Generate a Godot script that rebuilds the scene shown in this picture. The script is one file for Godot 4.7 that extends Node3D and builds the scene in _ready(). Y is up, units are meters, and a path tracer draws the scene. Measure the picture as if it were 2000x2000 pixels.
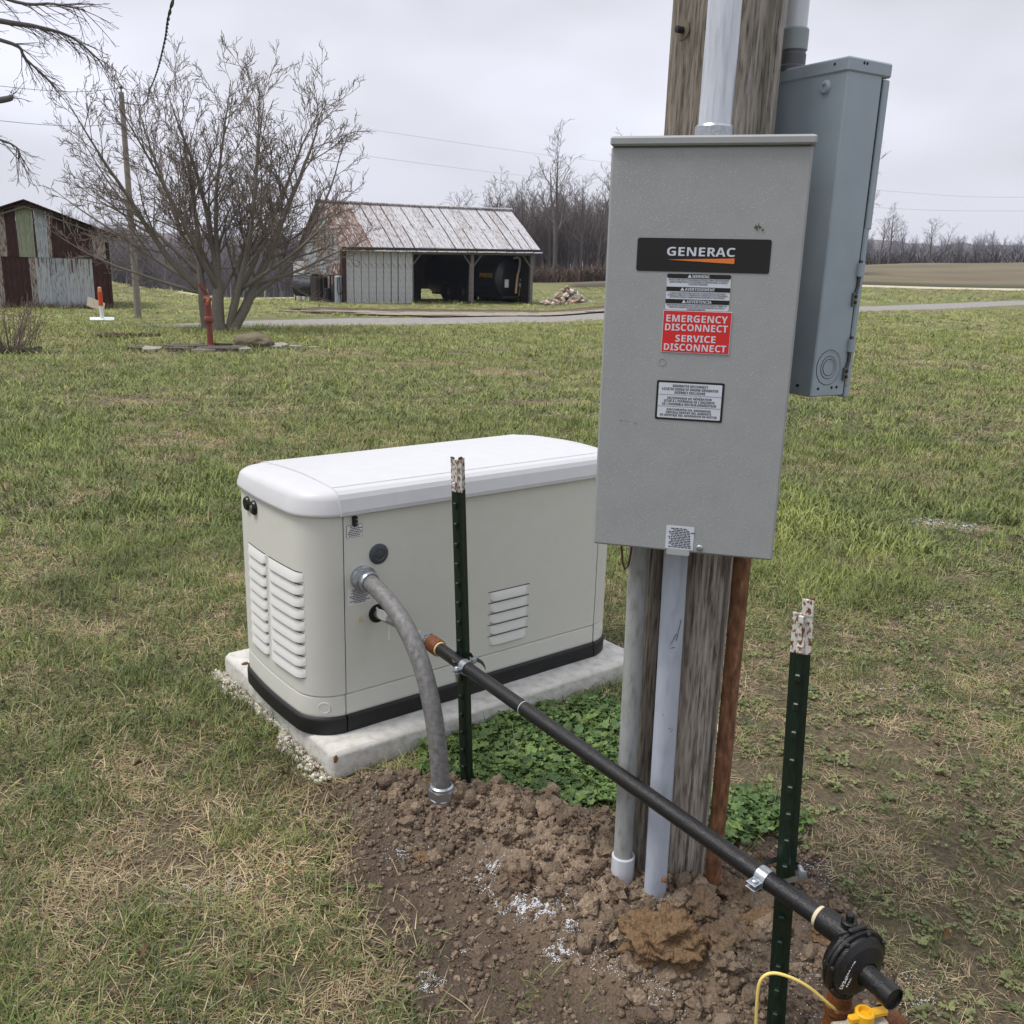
extends Node3D

# ---------------------------------------------------------------- mesh building
class MB:
	var v := PackedVector3Array()
	var n := PackedVector3Array()
	var t := PackedVector2Array()
	var c := PackedColorArray()
	var ix := PackedInt32Array()
	var col := Color(1, 1, 1)

	func vert(p: Vector3, nn: Vector3, uv: Vector2 = Vector2.ZERO) -> int:
		v.append(p); n.append(nn); t.append(uv); c.append(col)
		return v.size() - 1

	func quad(a: Vector3, b: Vector3, cc: Vector3, d: Vector3) -> void:   # counter-clockwise seen from outside
		var nn := (cc - a).cross(d - b).normalized()
		if nn == Vector3.ZERO:
			nn = (b - a).cross(cc - a).normalized()
		var w := a.distance_to(b)
		var h := a.distance_to(d)
		var i := vert(a, nn, Vector2(0, h)); vert(b, nn, Vector2(w, h)); vert(cc, nn, Vector2(w, 0)); vert(d, nn, Vector2(0, 0))
		ix.append_array(PackedInt32Array([i, i + 2, i + 1, i, i + 3, i + 2]))

	func tri(a: Vector3, b: Vector3, cc: Vector3) -> void:
		var nn := (b - a).cross(cc - a).normalized()
		var i := vert(a, nn); vert(b, nn); vert(cc, nn)
		ix.append_array(PackedInt32Array([i, i + 2, i + 1]))

	func box(o: Vector3, s: Vector3, ch := 0.0, b := Basis.IDENTITY) -> void:
		var h := s * 0.5
		ch = minf(ch, minf(h.x, minf(h.y, h.z)) * 0.9)
		for ax in 3:
			var u := (ax + 1) % 3
			var w := (ax + 2) % 3
			for sg in [-1.0, 1.0]:
				var q := []
				for k in [[-1, -1], [1, -1], [1, 1], [-1, 1]]:
					var p := Vector3.ZERO
					p[ax] = sg * h[ax]
					p[u] = k[0] * (h[u] - ch)
					p[w] = k[1] * (h[w] - ch)
					q.append(o + b * p)
				if sg > 0: quad(q[0], q[1], q[2], q[3])
				else: quad(q[3], q[2], q[1], q[0])
		if ch <= 0.0: return
		for ax in 3:
			var u := (ax + 1) % 3
			var w := (ax + 2) % 3
			for su in [-1.0, 1.0]:
				for sw in [-1.0, 1.0]:
					var q := []
					for k in [[-1, 0], [1, 0], [1, 1], [-1, 1]]:
						var p := Vector3.ZERO
						p[ax] = k[0] * (h[ax] - ch)
						p[u] = su * (h[u] - (ch if k[1] == 1 else 0.0))
						p[w] = sw * (h[w] - (0.0 if k[1] == 1 else ch))
						q.append(o + b * p)
					if su * sw > 0: quad(q[0], q[1], q[2], q[3])
					else: quad(q[3], q[2], q[1], q[0])
		for sx in [-1.0, 1.0]:
			for sy in [-1.0, 1.0]:
				for sz in [-1.0, 1.0]:
					var sg3 := Vector3(sx, sy, sz)
					var p0 := o + b * (Vector3(h.x, h.y - ch, h.z - ch) * sg3)
					var p1 := o + b * (Vector3(h.x - ch, h.y, h.z - ch) * sg3)
					var p2 := o + b * (Vector3(h.x - ch, h.y - ch, h.z) * sg3)
					if sx * sy * sz > 0: tri(p0, p1, p2)
					else: tri(p0, p2, p1)

	func tube(pts: Array, rad, sides := 12, caps := true) -> void:
		var m := pts.size()
		if m < 2: return
		var dirs := []
		for k in m:
			var a: Vector3 = pts[maxi(k - 1, 0)]
			var bb: Vector3 = pts[mini(k + 1, m - 1)]
			dirs.append((bb - a).normalized())
		var up := Vector3.UP if absf(dirs[0].y) < 0.9 else Vector3.RIGHT
		var x: Vector3 = dirs[0].cross(up).normalized()
		var base := v.size()
		var run := 0.0
		for k in m:
			x = (x - dirs[k] * x.dot(dirs[k])).normalized()
			var y: Vector3 = dirs[k].cross(x)
			var r: float = rad[k] if rad is Array else rad
			if k > 0: run += (pts[k] - pts[k - 1]).length()
			for s in sides + 1:
				var an := TAU * s / sides
				var e := x * cos(an) + y * sin(an)
				vert(pts[k] + e * r, e, Vector2(float(s) / sides, run))
		for k in m - 1:
			for s in sides:
				var a := base + k * (sides + 1) + s
				ix.append_array(PackedInt32Array([a, a + sides + 1, a + 1, a + 1, a + sides + 1, a + sides + 2]))
		if caps:
			for e in [0, m - 1]:
				var nn: Vector3 = dirs[e] * (-1.0 if e == 0 else 1.0)
				var ci := vert(pts[e], nn)
				var ri := v.size()
				for s in sides:
					vert(v[base + e * (sides + 1) + s], nn)
				for s in sides:
					var a := ri + s
					var bb := ri + (s + 1) % sides
					if e == 0: ix.append_array(PackedInt32Array([ci, a, bb]))
					else: ix.append_array(PackedInt32Array([ci, bb, a]))

	func lathe(prof: Array, sides := 24, xf := Transform3D.IDENTITY, phase := 0.0) -> void:   # profile of Vector2(radius, y) from the bottom up
		for k in prof.size() - 1:
			var p: Vector2 = prof[k]
			var q: Vector2 = prof[k + 1]
			var dn := Vector2(q.y - p.y, p.x - q.x).normalized()
			var base := v.size()
			for s in sides + 1:
				var an := TAU * s / sides + phase
				var e := Vector3(cos(an), 0, sin(an))
				var nn := (xf.basis * (e * dn.x + Vector3.UP * dn.y)).normalized()
				vert(xf * (e * p.x + Vector3.UP * p.y), nn, Vector2(float(s) / sides, p.y))
				vert(xf * (e * q.x + Vector3.UP * q.y), nn, Vector2(float(s) / sides, q.y))
			for s in sides:
				var a := base + s * 2
				ix.append_array(PackedInt32Array([a, a + 2, a + 1, a + 1, a + 2, a + 3]))

	func hexa(r: float, y0: float, y1: float, xf: Transform3D) -> void:   # a nut
		var q := []
		for k in 6: q.append(Vector3(cos(TAU * k / 6), 0, sin(TAU * k / 6)) * r)
		for k in 6:
			var a: Vector3 = q[k]
			var b2: Vector3 = q[(k + 1) % 6]
			quad(xf * (b2 + Vector3.UP * y0), xf * (a + Vector3.UP * y0), xf * (a + Vector3.UP * y1), xf * (b2 + Vector3.UP * y1))
			tri(xf * (Vector3.UP * y1), xf * (b2 + Vector3.UP * y1), xf * (a + Vector3.UP * y1))
			tri(xf * (Vector3.UP * y0), xf * (a + Vector3.UP * y0), xf * (b2 + Vector3.UP * y0))

	func blob(o: Vector3, s: Vector3, rough: float, sd: int, det := 1, b := Basis.IDENTITY, flat := false) -> void:
		var pv := []
		var ph := (1.0 + sqrt(5.0)) / 2.0
		for q in [[-1, ph, 0], [1, ph, 0], [-1, -ph, 0], [1, -ph, 0], [0, -1, ph], [0, 1, ph], [0, -1, -ph], [0, 1, -ph], [ph, 0, -1], [ph, 0, 1], [-ph, 0, -1], [-ph, 0, 1]]:
			pv.append(Vector3(q[0], q[1], q[2]).normalized())
		var f := [[0, 11, 5], [0, 5, 1], [0, 1, 7], [0, 7, 10], [0, 10, 11], [1, 5, 9], [5, 11, 4], [11, 10, 2], [10, 7, 6], [7, 1, 8], [3, 9, 4], [3, 4, 2], [3, 2, 6], [3, 6, 8], [3, 8, 9], [4, 9, 5], [2, 4, 11], [6, 2, 10], [8, 6, 7], [9, 8, 1]]
		for it in det:
			var f2 := []
			var mid := {}
			for tr in f:
				var mm := []
				for e in 3:
					var i0: int = tr[e]
					var i1: int = tr[(e + 1) % 3]
					var key := mini(i0, i1) * 100000 + maxi(i0, i1)
					if not mid.has(key):
						pv.append(((pv[i0] + pv[i1]) * 0.5).normalized())
						mid[key] = pv.size() - 1
					mm.append(mid[key])
				f2.append([tr[0], mm[0], mm[2]]); f2.append([tr[1], mm[1], mm[0]]); f2.append([tr[2], mm[2], mm[1]]); f2.append(mm)
			f = f2
		var nz := FastNoiseLite.new()
		nz.seed = sd; nz.frequency = 0.9; nz.fractal_octaves = 3
		var w := []
		var acc := []
		for p in pv:
			var k := 1.0 + rough * (nz.get_noise_3d(p.x * 1.6 + sd, p.y * 1.6, p.z * 1.6) * 2.0 + (nz.get_noise_3d(p.x * 8.0, p.y * 8.0 + sd, p.z * 8.0) * 0.55 if det > 2 else 0.0))
			w.append(o + b * (p * s * k))
			acc.append(Vector3.ZERO)
		if flat:
			for tr in f: tri(w[tr[0]], w[tr[1]], w[tr[2]])
			return
		for tr in f:
			var fn: Vector3 = (w[tr[1]] - w[tr[0]]).cross(w[tr[2]] - w[tr[0]])
			for e in 3: acc[tr[e]] += fn
		var base := v.size()
		for k in pv.size(): vert(w[k], acc[k].normalized(), Vector2(pv[k].x, pv[k].y))
		for tr in f: ix.append_array(PackedInt32Array([base + tr[0], base + tr[2], base + tr[1]]))

	func prism(poly: PackedVector2Array, z0: float, z1: float, xf := Transform3D.IDENTITY) -> void:   # poly counter-clockwise in x,y, extruded along z
		var m := poly.size()
		var tr := Geometry2D.triangulate_polygon(poly)
		for k in range(0, tr.size(), 3):
			var a := poly[tr[k]]
			var b2 := poly[tr[k + 1]]
			var c2 := poly[tr[k + 2]]
			if (b2 - a).cross(c2 - a) < 0:
				var tmp := b2
				b2 = c2
				c2 = tmp
			tri(xf * Vector3(a.x, a.y, z1), xf * Vector3(b2.x, b2.y, z1), xf * Vector3(c2.x, c2.y, z1))
			tri(xf * Vector3(a.x, a.y, z0), xf * Vector3(c2.x, c2.y, z0), xf * Vector3(b2.x, b2.y, z0))
		for k in m:
			var a := poly[k]
			var b2 := poly[(k + 1) % m]
			quad(xf * Vector3(a.x, a.y, z0), xf * Vector3(b2.x, b2.y, z0), xf * Vector3(b2.x, b2.y, z1), xf * Vector3(a.x, a.y, z1))

	func grid(rows: Array, closed := false, flip := false) -> void:   # a smooth skin over rows of points
		var m: int = rows[0].size()
		var base := v.size()
		for r in rows.size():
			for k in m + (1 if closed else 0):
				var kk := k % m
				var a: Vector3 = rows[r][(kk - 1 + m) % m if closed else maxi(kk - 1, 0)]
				var b2: Vector3 = rows[r][(kk + 1) % m if closed else mini(kk + 1, m - 1)]
				var lo: Vector3 = rows[maxi(r - 1, 0)][kk]
				var hi: Vector3 = rows[mini(r + 1, rows.size() - 1)][kk]
				var nn := (b2 - a).cross(hi - lo).normalized()
				vert(rows[r][kk], -nn if flip else nn, Vector2(float(k) / m, float(r) / rows.size()))
		var w := m + (1 if closed else 0)
		for r in rows.size() - 1:
			for k in w - 1:
				var p := base + r * w + k
				if flip: ix.append_array(PackedInt32Array([p, p + 1, p + w + 1, p, p + w + 1, p + w]))
				else: ix.append_array(PackedInt32Array([p, p + w + 1, p + 1, p, p + w, p + w + 1]))

	func mesh() -> ArrayMesh:
		var arr := []
		arr.resize(Mesh.ARRAY_MAX)
		arr[Mesh.ARRAY_VERTEX] = v; arr[Mesh.ARRAY_NORMAL] = n; arr[Mesh.ARRAY_TEX_UV] = t; arr[Mesh.ARRAY_COLOR] = c; arr[Mesh.ARRAY_INDEX] = ix
		var m := ArrayMesh.new()
		m.add_surface_from_arrays(Mesh.PRIMITIVE_TRIANGLES, arr)
		return m

# ---------------------------------------------------------------- naming and placing
var used := {}
var rng := RandomNumberGenerator.new()
var M := {}

func numbered(called: String, parent: Node) -> String:
	var key := str(parent.get_instance_id()) + called
	var k: int = used.get(key, 0)
	used[key] = k + 1
	return called if k == 0 else "%s_%03d" % [called, k]

func tag(o: Node, label: String, category: String, group := "") -> Node:
	o.set_meta("label", label); o.set_meta("category", category)
	if group: o.set_meta("group", group)
	return o

func thing(called: String, label: String, category: String, xf := Transform3D.IDENTITY, group := "") -> Node3D:
	var o := Node3D.new()
	o.name = numbered(called, self)
	o.transform = xf
	add_child(o, true)
	tag(o, label, category, group)
	return o

func put(called: String, m, material: Material, parent: Node = null, xf := Transform3D.IDENTITY) -> MeshInstance3D:
	var o := MeshInstance3D.new()
	o.mesh = m.mesh() if m is MB else m
	o.material_override = material
	if parent == null: parent = self
	o.name = numbered(called, parent)
	o.transform = xf
	parent.add_child(o, true)
	return o

func struct(called: String, m, material: Material) -> MeshInstance3D:
	var o := put(called, m, material)
	o.set_meta("kind", "structure")
	return o

func scatter(called: String, meshes: Array, material: Material, places: Array, tints: Array, label := "", category := "", parent: Node = null) -> void:   # stuff: one object per mesh variant
	var k := meshes.size()
	for j in k:
		var mine := []
		for i in range(j, places.size(), k): mine.append(i)
		if mine.is_empty(): continue
		var mm := MultiMesh.new()
		mm.transform_format = MultiMesh.TRANSFORM_3D
		mm.use_colors = true
		mm.mesh = meshes[j]
		mm.instance_count = mine.size()
		for i in mine.size():
			mm.set_instance_transform(i, places[mine[i]])
			mm.set_instance_color(i, tints[mine[i]])
		var o := MultiMeshInstance3D.new()
		o.multimesh = mm
		o.material_override = material
		var p: Node = parent if parent else self
		o.name = numbered(called, p)
		p.add_child(o, true)
		o.set_meta("kind", "stuff")
		if label: tag(o, label, category, label)

# ---------------------------------------------------------------- materials
func lin(r: int, g: int, b: int) -> Color: return Color8(r, g, b).srgb_to_linear()

func mat(c: Color, rough := 0.7, metal := 0.0) -> StandardMaterial3D:
	var m := StandardMaterial3D.new()
	m.albedo_color = c; m.roughness = rough; m.metallic = metal
	return m

func vmat(rough := 0.9) -> StandardMaterial3D:
	var m := mat(Color(1, 1, 1), rough)
	m.vertex_color_use_as_albedo = true
	return m

func ntex(sd: int, freq: float, stops: Array, octaves := 5, type := FastNoiseLite.TYPE_SIMPLEX_SMOOTH, size := 512) -> NoiseTexture2D:
	var nz := FastNoiseLite.new()
	nz.noise_type = type; nz.seed = sd; nz.frequency = freq; nz.fractal_octaves = octaves; nz.fractal_gain = 0.55
	var g := Gradient.new()
	var off := PackedFloat32Array()
	var cs := PackedColorArray()
	for s in stops:
		off.append(s[0]); cs.append(s[1])
	g.offsets = off; g.colors = cs
	var tx := NoiseTexture2D.new()
	tx.width = size; tx.height = size; tx.seamless = true; tx.noise = nz; tx.color_ramp = g
	return tx

func htex(sd: int, freq: float, octaves := 4, size := 512) -> NoiseTexture2D:
	return ntex(sd, freq, [[0.0, Color.BLACK], [1.0, Color.WHITE]], octaves, FastNoiseLite.TYPE_SIMPLEX_SMOOTH, size)

func tmat(tx: Texture2D, scale: Vector3, rough := 0.8, metal := 0.0, bump: Texture2D = null, amount := 0.2) -> StandardMaterial3D:   # triplanar, in metres
	var m := mat(Color(1, 1, 1), rough, metal)
	m.albedo_texture = tx
	m.uv1_triplanar = true
	m.uv1_scale = scale
	if bump:
		m.heightmap_enabled = true; m.heightmap_texture = bump; m.heightmap_scale = amount
	return m

func text(called: String, s: String, height: float, at: Transform3D, material: Material, parent: Node, bold := true, width := 0.0, font := "Droid Sans") -> MeshInstance3D:
	var f := SystemFont.new()
	f.font_names = PackedStringArray([font])
	f.font_weight = 700 if bold else 400
	var m := TextMesh.new()
	m.font = f; m.text = s; m.font_size = 64; m.pixel_size = 0.01; m.depth = 0.05; m.curve_step = 3.0
	m.line_spacing = -14.0
	var bb := m.get_aabb()
	var o := put(called, m, material, parent)
	var sy := height / bb.size.y
	var sx := (width / bb.size.x) if width > 0.0 else sy
	o.transform = at * Transform3D(Basis.from_scale(Vector3(sx, sy, 0.008)), Vector3(-bb.get_center().x * sx, -bb.get_center().y * sy, 0))
	return o

# ---------------------------------------------------------------- the lie of the land
const XC := [-600.0, 100.0, 300.0, 420.0, 600.0, 800.0, 1050.0, 1200.0, 1500.0, 1800.0, 2200.0, 2800.0]
const DR := [0.0, 6.0, 12.0, 22.0, 30.0, 46.0, 60.0, 75.0, 110.0, 160.0, 260.0, 500.0]
const HT := [
	[0, 0, -.12, -.33, -.5, -.75, -.8, -.6, -1, -5, -9, -9], [0, 0, -.12, -.33, -.5, -.75, -.8, -.6, -1, -5, -9, -9],
	[0, 0, -.12, -.33, -.5, -.8, -1.1, -1.48, -3, -7, -10, -10], [0, 0, -.12, -.33, -.5, -.85, -1.35, -2.05, -4, -7.5, -10, -10],
	[0, 0, -.12, -.33, -.5, -.9, -1.2, -2.0, -3.5, -6, -9, -9], [0, 0, -.12, -.33, -.5, -.95, -1.05, -1.2, -1.5, -2, -2, -2],
	[0, 0, -.1, -.3, -.42, -.9, -1.05, -.95, -.73, -1, -1, -1], [0, 0, -.08, -.2, -.3, -.5, -.6, -.45, -.3, 0, 0, 0],
	[0, 0, -.05, -.1, -.12, -.15, 0, .2, .8, 1.5, 2, 2], [0, 0, 0, 0, -.03, -.1, .05, .25, .74, 3.0, 3.8, 3.8],
	[0, 0, 0, 0, 0, -.05, .1, .4, 1.1, 4, 4.5, 4.5], [0, 0, 0, 0, 0, -.05, .1, .4, 1.1, 4, 4.5, 4.5]]
var n1 := FastNoiseLite.new()
var n2 := FastNoiseLite.new()
var n3 := FastNoiseLite.new()

func ground(x: float, z: float) -> float:
	var d := sqrt(x * x + z * z)
	if d < 6.0: return 0.0
	var px := clampf(1000.0 + 1866.0 * x / maxf(-z, 0.3 * d), -599.0, 2799.0)
	var i := 0
	while XC[i + 1] < px: i += 1
	var fx: float = (px - XC[i]) / (XC[i + 1] - XC[i])
	fx = fx * fx * (3.0 - 2.0 * fx) * 0.5 + fx * 0.5
	d = minf(d, 499.0)
	var j := 0
	while DR[j + 1] < d: j += 1
	var fd: float = (d - DR[j]) / (DR[j + 1] - DR[j])
	return lerpf(lerpf(HT[i][j], HT[i][j + 1], fd), lerpf(HT[i + 1][j], HT[i + 1][j + 1], fd), fx)

func on(x: float, z: float, up := 0.0) -> Vector3: return Vector3(x, ground(x, z) + up, z)

func ell(x: float, z: float, cx: float, cz: float, rx: float, rz: float, ang := 0.0) -> float:   # 1 in the middle, 0 at the rim
	var p := Vector2(x - cx, z - cz).rotated(ang)
	return 1.0 - sqrt(p.x * p.x / (rx * rx) + p.y * p.y / (rz * rz))

const DUG := [[-.48, -2.25], [-.33, -2.4], [-.05, -2.33], [.24, -2.24], [.5, -2.1], [.76, -2.1], [.84, -1.8], [.76, -1.4], [.4, -1.25], [-.1, -1.25], [-.15, -1.5], [-.25, -1.74], [-.4, -1.92], [-.4, -2.05]]
const HEAPS := [[-.3, -2.24, .035, .12], [-.17, -2.17, .05, .14], [.0, -2.12, .075, .16], [.12, -2.0, .09, .17], [.25, -1.88, .1, .17], [.36, -1.76, .1, .16], [.48, -1.68, .075, .14], [.36, -1.62, .07, .12], [.62, -1.78, .055, .15]]

func soil(x: float, z: float) -> float:   # metres inside the rim (positive) of the ground that was dug and trodden bare
	var best := 9.0
	var inside := false
	var m := DUG.size()
	for i in m:
		var a := Vector2(DUG[i][0], DUG[i][1])
		var b := Vector2(DUG[(i + 1) % m][0], DUG[(i + 1) % m][1])
		var p := Vector2(x, z)
		var ab := b - a
		best = minf(best, p.distance_to(a + ab * clampf((p - a).dot(ab) / ab.length_squared(), 0.0, 1.0)))
		if (a.y > z) != (b.y > z) and x < ab.x * (z - a.y) / ab.y + a.x: inside = not inside
	return (best if inside else -best) + n3.get_noise_2d(x * 5.0, z * 5.0) * 0.09

func mound(x: float, z: float) -> float:
	var h := 0.0
	for q in HEAPS:
		var r: float = Vector2(x - q[0], z - q[1]).length_squared() / (q[3] * q[3])
		var e: float = q[2] * exp(-r)
		h = maxf(h, e) + 0.12 * minf(h, e)
	return h

func soil_top(x: float, z: float, m: float) -> float:   # height of the bare soil
	var h := mound(x, z)
	var loose := clampf(h / 0.03, 0.28, 1.0)
	var r := n3.get_noise_2d(x * 9.0, z * 9.0) * 0.026 + n3.get_noise_2d(x * 31.0 + 7.0, z * 31.0) * 0.014
	return (h + 0.008 + r * loose) * smoothstep(-0.03, 0.05, m) - 0.02 * smoothstep(0.0, -0.04, m)

const BARE := [[-2.6, -15.6, 1.0, 0.5], [-1.6, -14.8, 0.9, 0.5], [-3.4, -15.9, 0.5, 0.3], [-0.3, -13.4, 1.3, 0.8], [3.9, -11.5, 0.9, 0.5], [0.3, -10.2, 0.7, 0.5], [2.2, -4.3, 0.25, 0.16], [2.75, -5.25, 0.4, 0.18], [2.3, -3.6, 0.3, 0.2], [1.75, -4.5, 0.3, 0.2], [-0.85, -1.95, 0.14, 0.08], [-0.95, -2.15, 0.1, 0.06], [-3.3, -8.0, 0.5, 0.3], [-2.6, -7.2, 0.6, 0.3], [-4.0, -9.5, 0.8, 0.4]]

func dry(x: float, z: float) -> float:   # 0 green lawn, 1 straw
	var d := sqrt(x * x + z * z)
	var a := n1.get_noise_2d(x * 1.0, z * 1.0) * 0.75 + n2.get_noise_2d(x, z) * 0.55
	var bias := lerpf(0.7, 0.29, clampf((d - 2.3) / 2.4, 0.0, 1.0))
	if x > 0.5: bias += 0.18 * clampf((6.0 - d) / 3.0, 0.0, 1.0)
	bias += 0.35 * maxf(0.0, ell(x, z, -0.55, -2.1, 0.45, 0.35)) + 0.3 * maxf(0.0, ell(x, z, 1.25, -2.2, 0.7, 0.9))
	if d > 20.0: bias -= 0.02
	for q in BARE: bias += 1.2 * maxf(0.0, ell(x, z, q[0], q[1], q[2], q[3]))
	return clampf(bias + a * 0.85, 0.0, 1.0)

# ---------------------------------------------------------------- the setting
func sky_picture() -> ImageTexture:
	var w := 768
	var h := 384
	var im := Image.create(w, h, false, Image.FORMAT_RGBF)
	var nz := FastNoiseLite.new()
	nz.seed = 5; nz.frequency = 1.1; nz.fractal_octaves = 5; nz.fractal_gain = 0.5
	for y in h:
		var el := (0.5 - (y + 0.5) / h) * PI
		var s := sin(maxf(el, 0.0))
		var l := 0.48 + 0.3 * smoothstep(0.3, 1.0, s) - 0.03 * smoothstep(0.0, 0.2, s)
		for x in w:
			var az := TAU * (x + 0.5) / w
			var d := Vector3(cos(az) * cos(el), sin(el), sin(az) * cos(el))
			var q := Vector3(d.x, d.y * 2.6 + 0.3, d.z) * 1.3
			var k := nz.get_noise_3d(q.x, q.y, q.z)
			var f := l * (1.0 + 0.34 * k * smoothstep(0.01, 0.16, s) * 1.7)
			im.set_pixel(x, y, Color(f * 0.975, f * 0.995, f * (1.1 + 0.05 * k)))
	return ImageTexture.create_from_image(im)

func _ready() -> void:
	rng.seed = 11
	# camera, sky, soft sun, exposure
	var cam := Camera3D.new()
	cam.name = "camera"
	var pitch := deg_to_rad(15.27)
	var roll := 0.031
	var up := Vector3(0, cos(pitch), -sin(pitch))
	var rt := Vector3(1, 0, 0)
	cam.transform = Transform3D(Basis(rt * cos(roll) + up * sin(roll), up * cos(roll) - rt * sin(roll), Vector3(0, sin(pitch), cos(pitch))), Vector3(0, 1.45, 0))
	cam.fov = 58.11
	cam.near = 0.05
	cam.far = 1500.0
	add_child(cam)
	var we := WorldEnvironment.new()
	we.name = "environment"
	var env := Environment.new()
	env.background_mode = Environment.BG_SKY
	var sk := Sky.new()
	var pm := PanoramaSkyMaterial.new()
	pm.panorama = sky_picture()
	sk.sky_material = pm
	env.sky = sk
	env.tonemap_mode = Environment.TONE_MAPPER_LINEAR
	env.tonemap_exposure = 1.62
	env.fog_enabled = true
	env.fog_density = 0.00028
	env.fog_light_color = Color(0.86, 0.88, 0.95)
	env.sdfgi_enabled = true
	env.ssao_enabled = true
	env.ssil_enabled = true
	we.environment = env
	add_child(we)
	var sun := DirectionalLight3D.new()
	sun.name = "overcast_sun"
	sun.light_energy = 0.5
	sun.light_color = Color(1.0, 0.975, 0.94)
	sun.light_angular_distance = 20.0
	sun.shadow_enabled = true
	sun.transform = Transform3D(Basis.looking_at(-Vector3(-0.5, 1.0, 0.1).normalized(), Vector3.FORWARD))
	add_child(sun)

	n1.seed = 3; n1.frequency = 0.42; n1.fractal_octaves = 4
	n2.seed = 8; n2.frequency = 1.9; n2.fractal_octaves = 3
	n3.seed = 21; n3.frequency = 1.0; n3.fractal_octaves = 3
	materials()
	lay_ground()
	far_hills()
	lay_road()
	plant_lawn()
	dig_soil()
	place_generator()
	place_pole_and_boxes()
	place_gas_line()
	place_yard()
	place_buildings()
	place_trees()

func materials() -> void:
	M.grain = ntex(2, 0.05, [[0.0, Color(0.55, 0.55, 0.55)], [0.5, Color(0.82, 0.82, 0.82)], [1.0, Color(1, 1, 1)]], 5)
	M.fine = htex(4, 0.06, 5)
	M.soft = htex(6, 0.015, 3)
	var g := vmat(0.95)
	g.albedo_texture = M.grain; g.uv1_triplanar = true; g.uv1_world_triplanar = true; g.uv1_scale = Vector3(1.7, 1.7, 1.7)
	g.heightmap_enabled = true; g.heightmap_texture = M.fine; g.heightmap_scale = 1.2
	M.ground = g
	var s := vmat(0.9)
	s.albedo_texture = M.grain; s.uv1_triplanar = true; s.uv1_world_triplanar = true; s.uv1_scale = Vector3(4, 4, 4)
	s.heightmap_enabled = true; s.heightmap_texture = M.fine; s.heightmap_scale = 0.6
	M.soil = s
	M.leaf = vmat(0.6)
	M.leaf.backlight_enabled = true
	M.leaf.backlight = Color(0.35, 0.35, 0.2)
	M.plain = vmat(0.9)
	M.black = mat(Color8(22, 22, 23), 0.55)
	M.ink = mat(Color8(20, 20, 22), 0.6)
	M.white = mat(Color8(225, 226, 228), 0.6)
	M.zinc = tmat(ntex(12, 0.03, [[0.0, Color8(150, 155, 160)], [1.0, Color8(198, 203, 208)]], 3), Vector3(12, 12, 12), 0.34, 0.85)
	M.concrete = tmat(ntex(14, 0.02, [[0.0, Color8(170, 167, 156)], [0.4, Color8(196, 194, 187)], [0.75, Color8(207, 206, 201)], [1.0, Color8(214, 214, 210)]], 6), Vector3(1.6, 1.6, 1.6), 0.9, 0.0, M.fine, 0.15)
	M.cream = tmat(ntex(15, 0.012, [[0.0, Color8(209, 209, 201)], [1.0, Color8(212, 212, 205)]], 3), Vector3(2, 2, 2), 0.5, 0.0, htex(16, 0.09, 3), 0.012)
	M.lid = tmat(ntex(17, 0.012, [[0.0, Color8(200, 201, 203)], [1.0, Color8(205, 206, 209)]], 3), Vector3(2, 2, 2), 0.45, 0.0, htex(18, 0.08, 3), 0.012)
	M.louver = mat(Color8(216, 216, 213), 0.5)
	M.slot_shade = mat(Color8(84, 84, 80), 0.8)  # dark tone standing in for shade in the louver recesses
	M.gap = mat(Color8(25, 26, 26), 0.9)
	M.rubber = tmat(ntex(19, 0.03, [[0.0, Color8(14, 15, 16)], [1.0, Color8(24, 25, 27)]], 3), Vector3(3, 3, 3), 0.6, 0.0, M.fine, 0.05)
	M.grey_box = tmat(ntex(20, 0.012, [[0.0, Color8(151, 154, 155)], [1.0, Color8(157, 160, 161)]], 3), Vector3(2, 2, 2), 0.42)
	M.blue_box = tmat(ntex(21, 0.012, [[0.0, Color8(150, 163, 172)], [1.0, Color8(157, 170, 179)]], 3), Vector3(2, 2, 2), 0.42)
	M.drop = mat(Color8(172, 175, 176), 0.2)
	M.pvc = tmat(ntex(22, 0.02, [[0.0, Color8(150, 158, 170)], [0.4, Color8(172, 180, 194)], [1.0, Color8(182, 190, 204)]], 6), Vector3(3, 0.8, 3), 0.5, 0.0, M.soft, 0.05)
	M.pvc_old = tmat(ntex(23, 0.025, [[0.0, Color8(118, 116, 108)], [0.4, Color8(150, 153, 152)], [1.0, Color8(166, 170, 171)]], 6), Vector3(4, 1.0, 4), 0.6, 0.0, M.soft, 0.05)
	M.galv_pipe = tmat(ntex(34, 0.03, [[0.0, Color8(176, 180, 188)], [0.5, Color8(206, 210, 218)], [1.0, Color8(222, 225, 232)]], 5), Vector3(6, 0.5, 6), 0.36, 0.45, M.fine, 0.04)
	M.pvc_white = tmat(ntex(24, 0.02, [[0.0, Color8(190, 194, 202)], [1.0, Color8(216, 219, 227)]], 5), Vector3(3, 0.7, 3), 0.3)
	M.rust = tmat(ntex(25, 0.03, [[0.0, Color8(62, 44, 33)], [0.4, Color8(104, 70, 48)], [0.65, Color8(130, 90, 60)], [0.85, Color8(146, 114, 90)], [1.0, Color8(158, 142, 124)]], 6), Vector3(4, 1.2, 4), 0.85, 0.0, M.fine, 0.08)
	M.rust_bright = tmat(ntex(26, 0.03, [[0.0, Color8(54, 30, 16)], [0.45, Color8(104, 58, 24)], [1.0, Color8(150, 94, 48)]], 5), Vector3(9, 9, 9), 0.6, 0.0, M.fine, 0.06)
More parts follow.
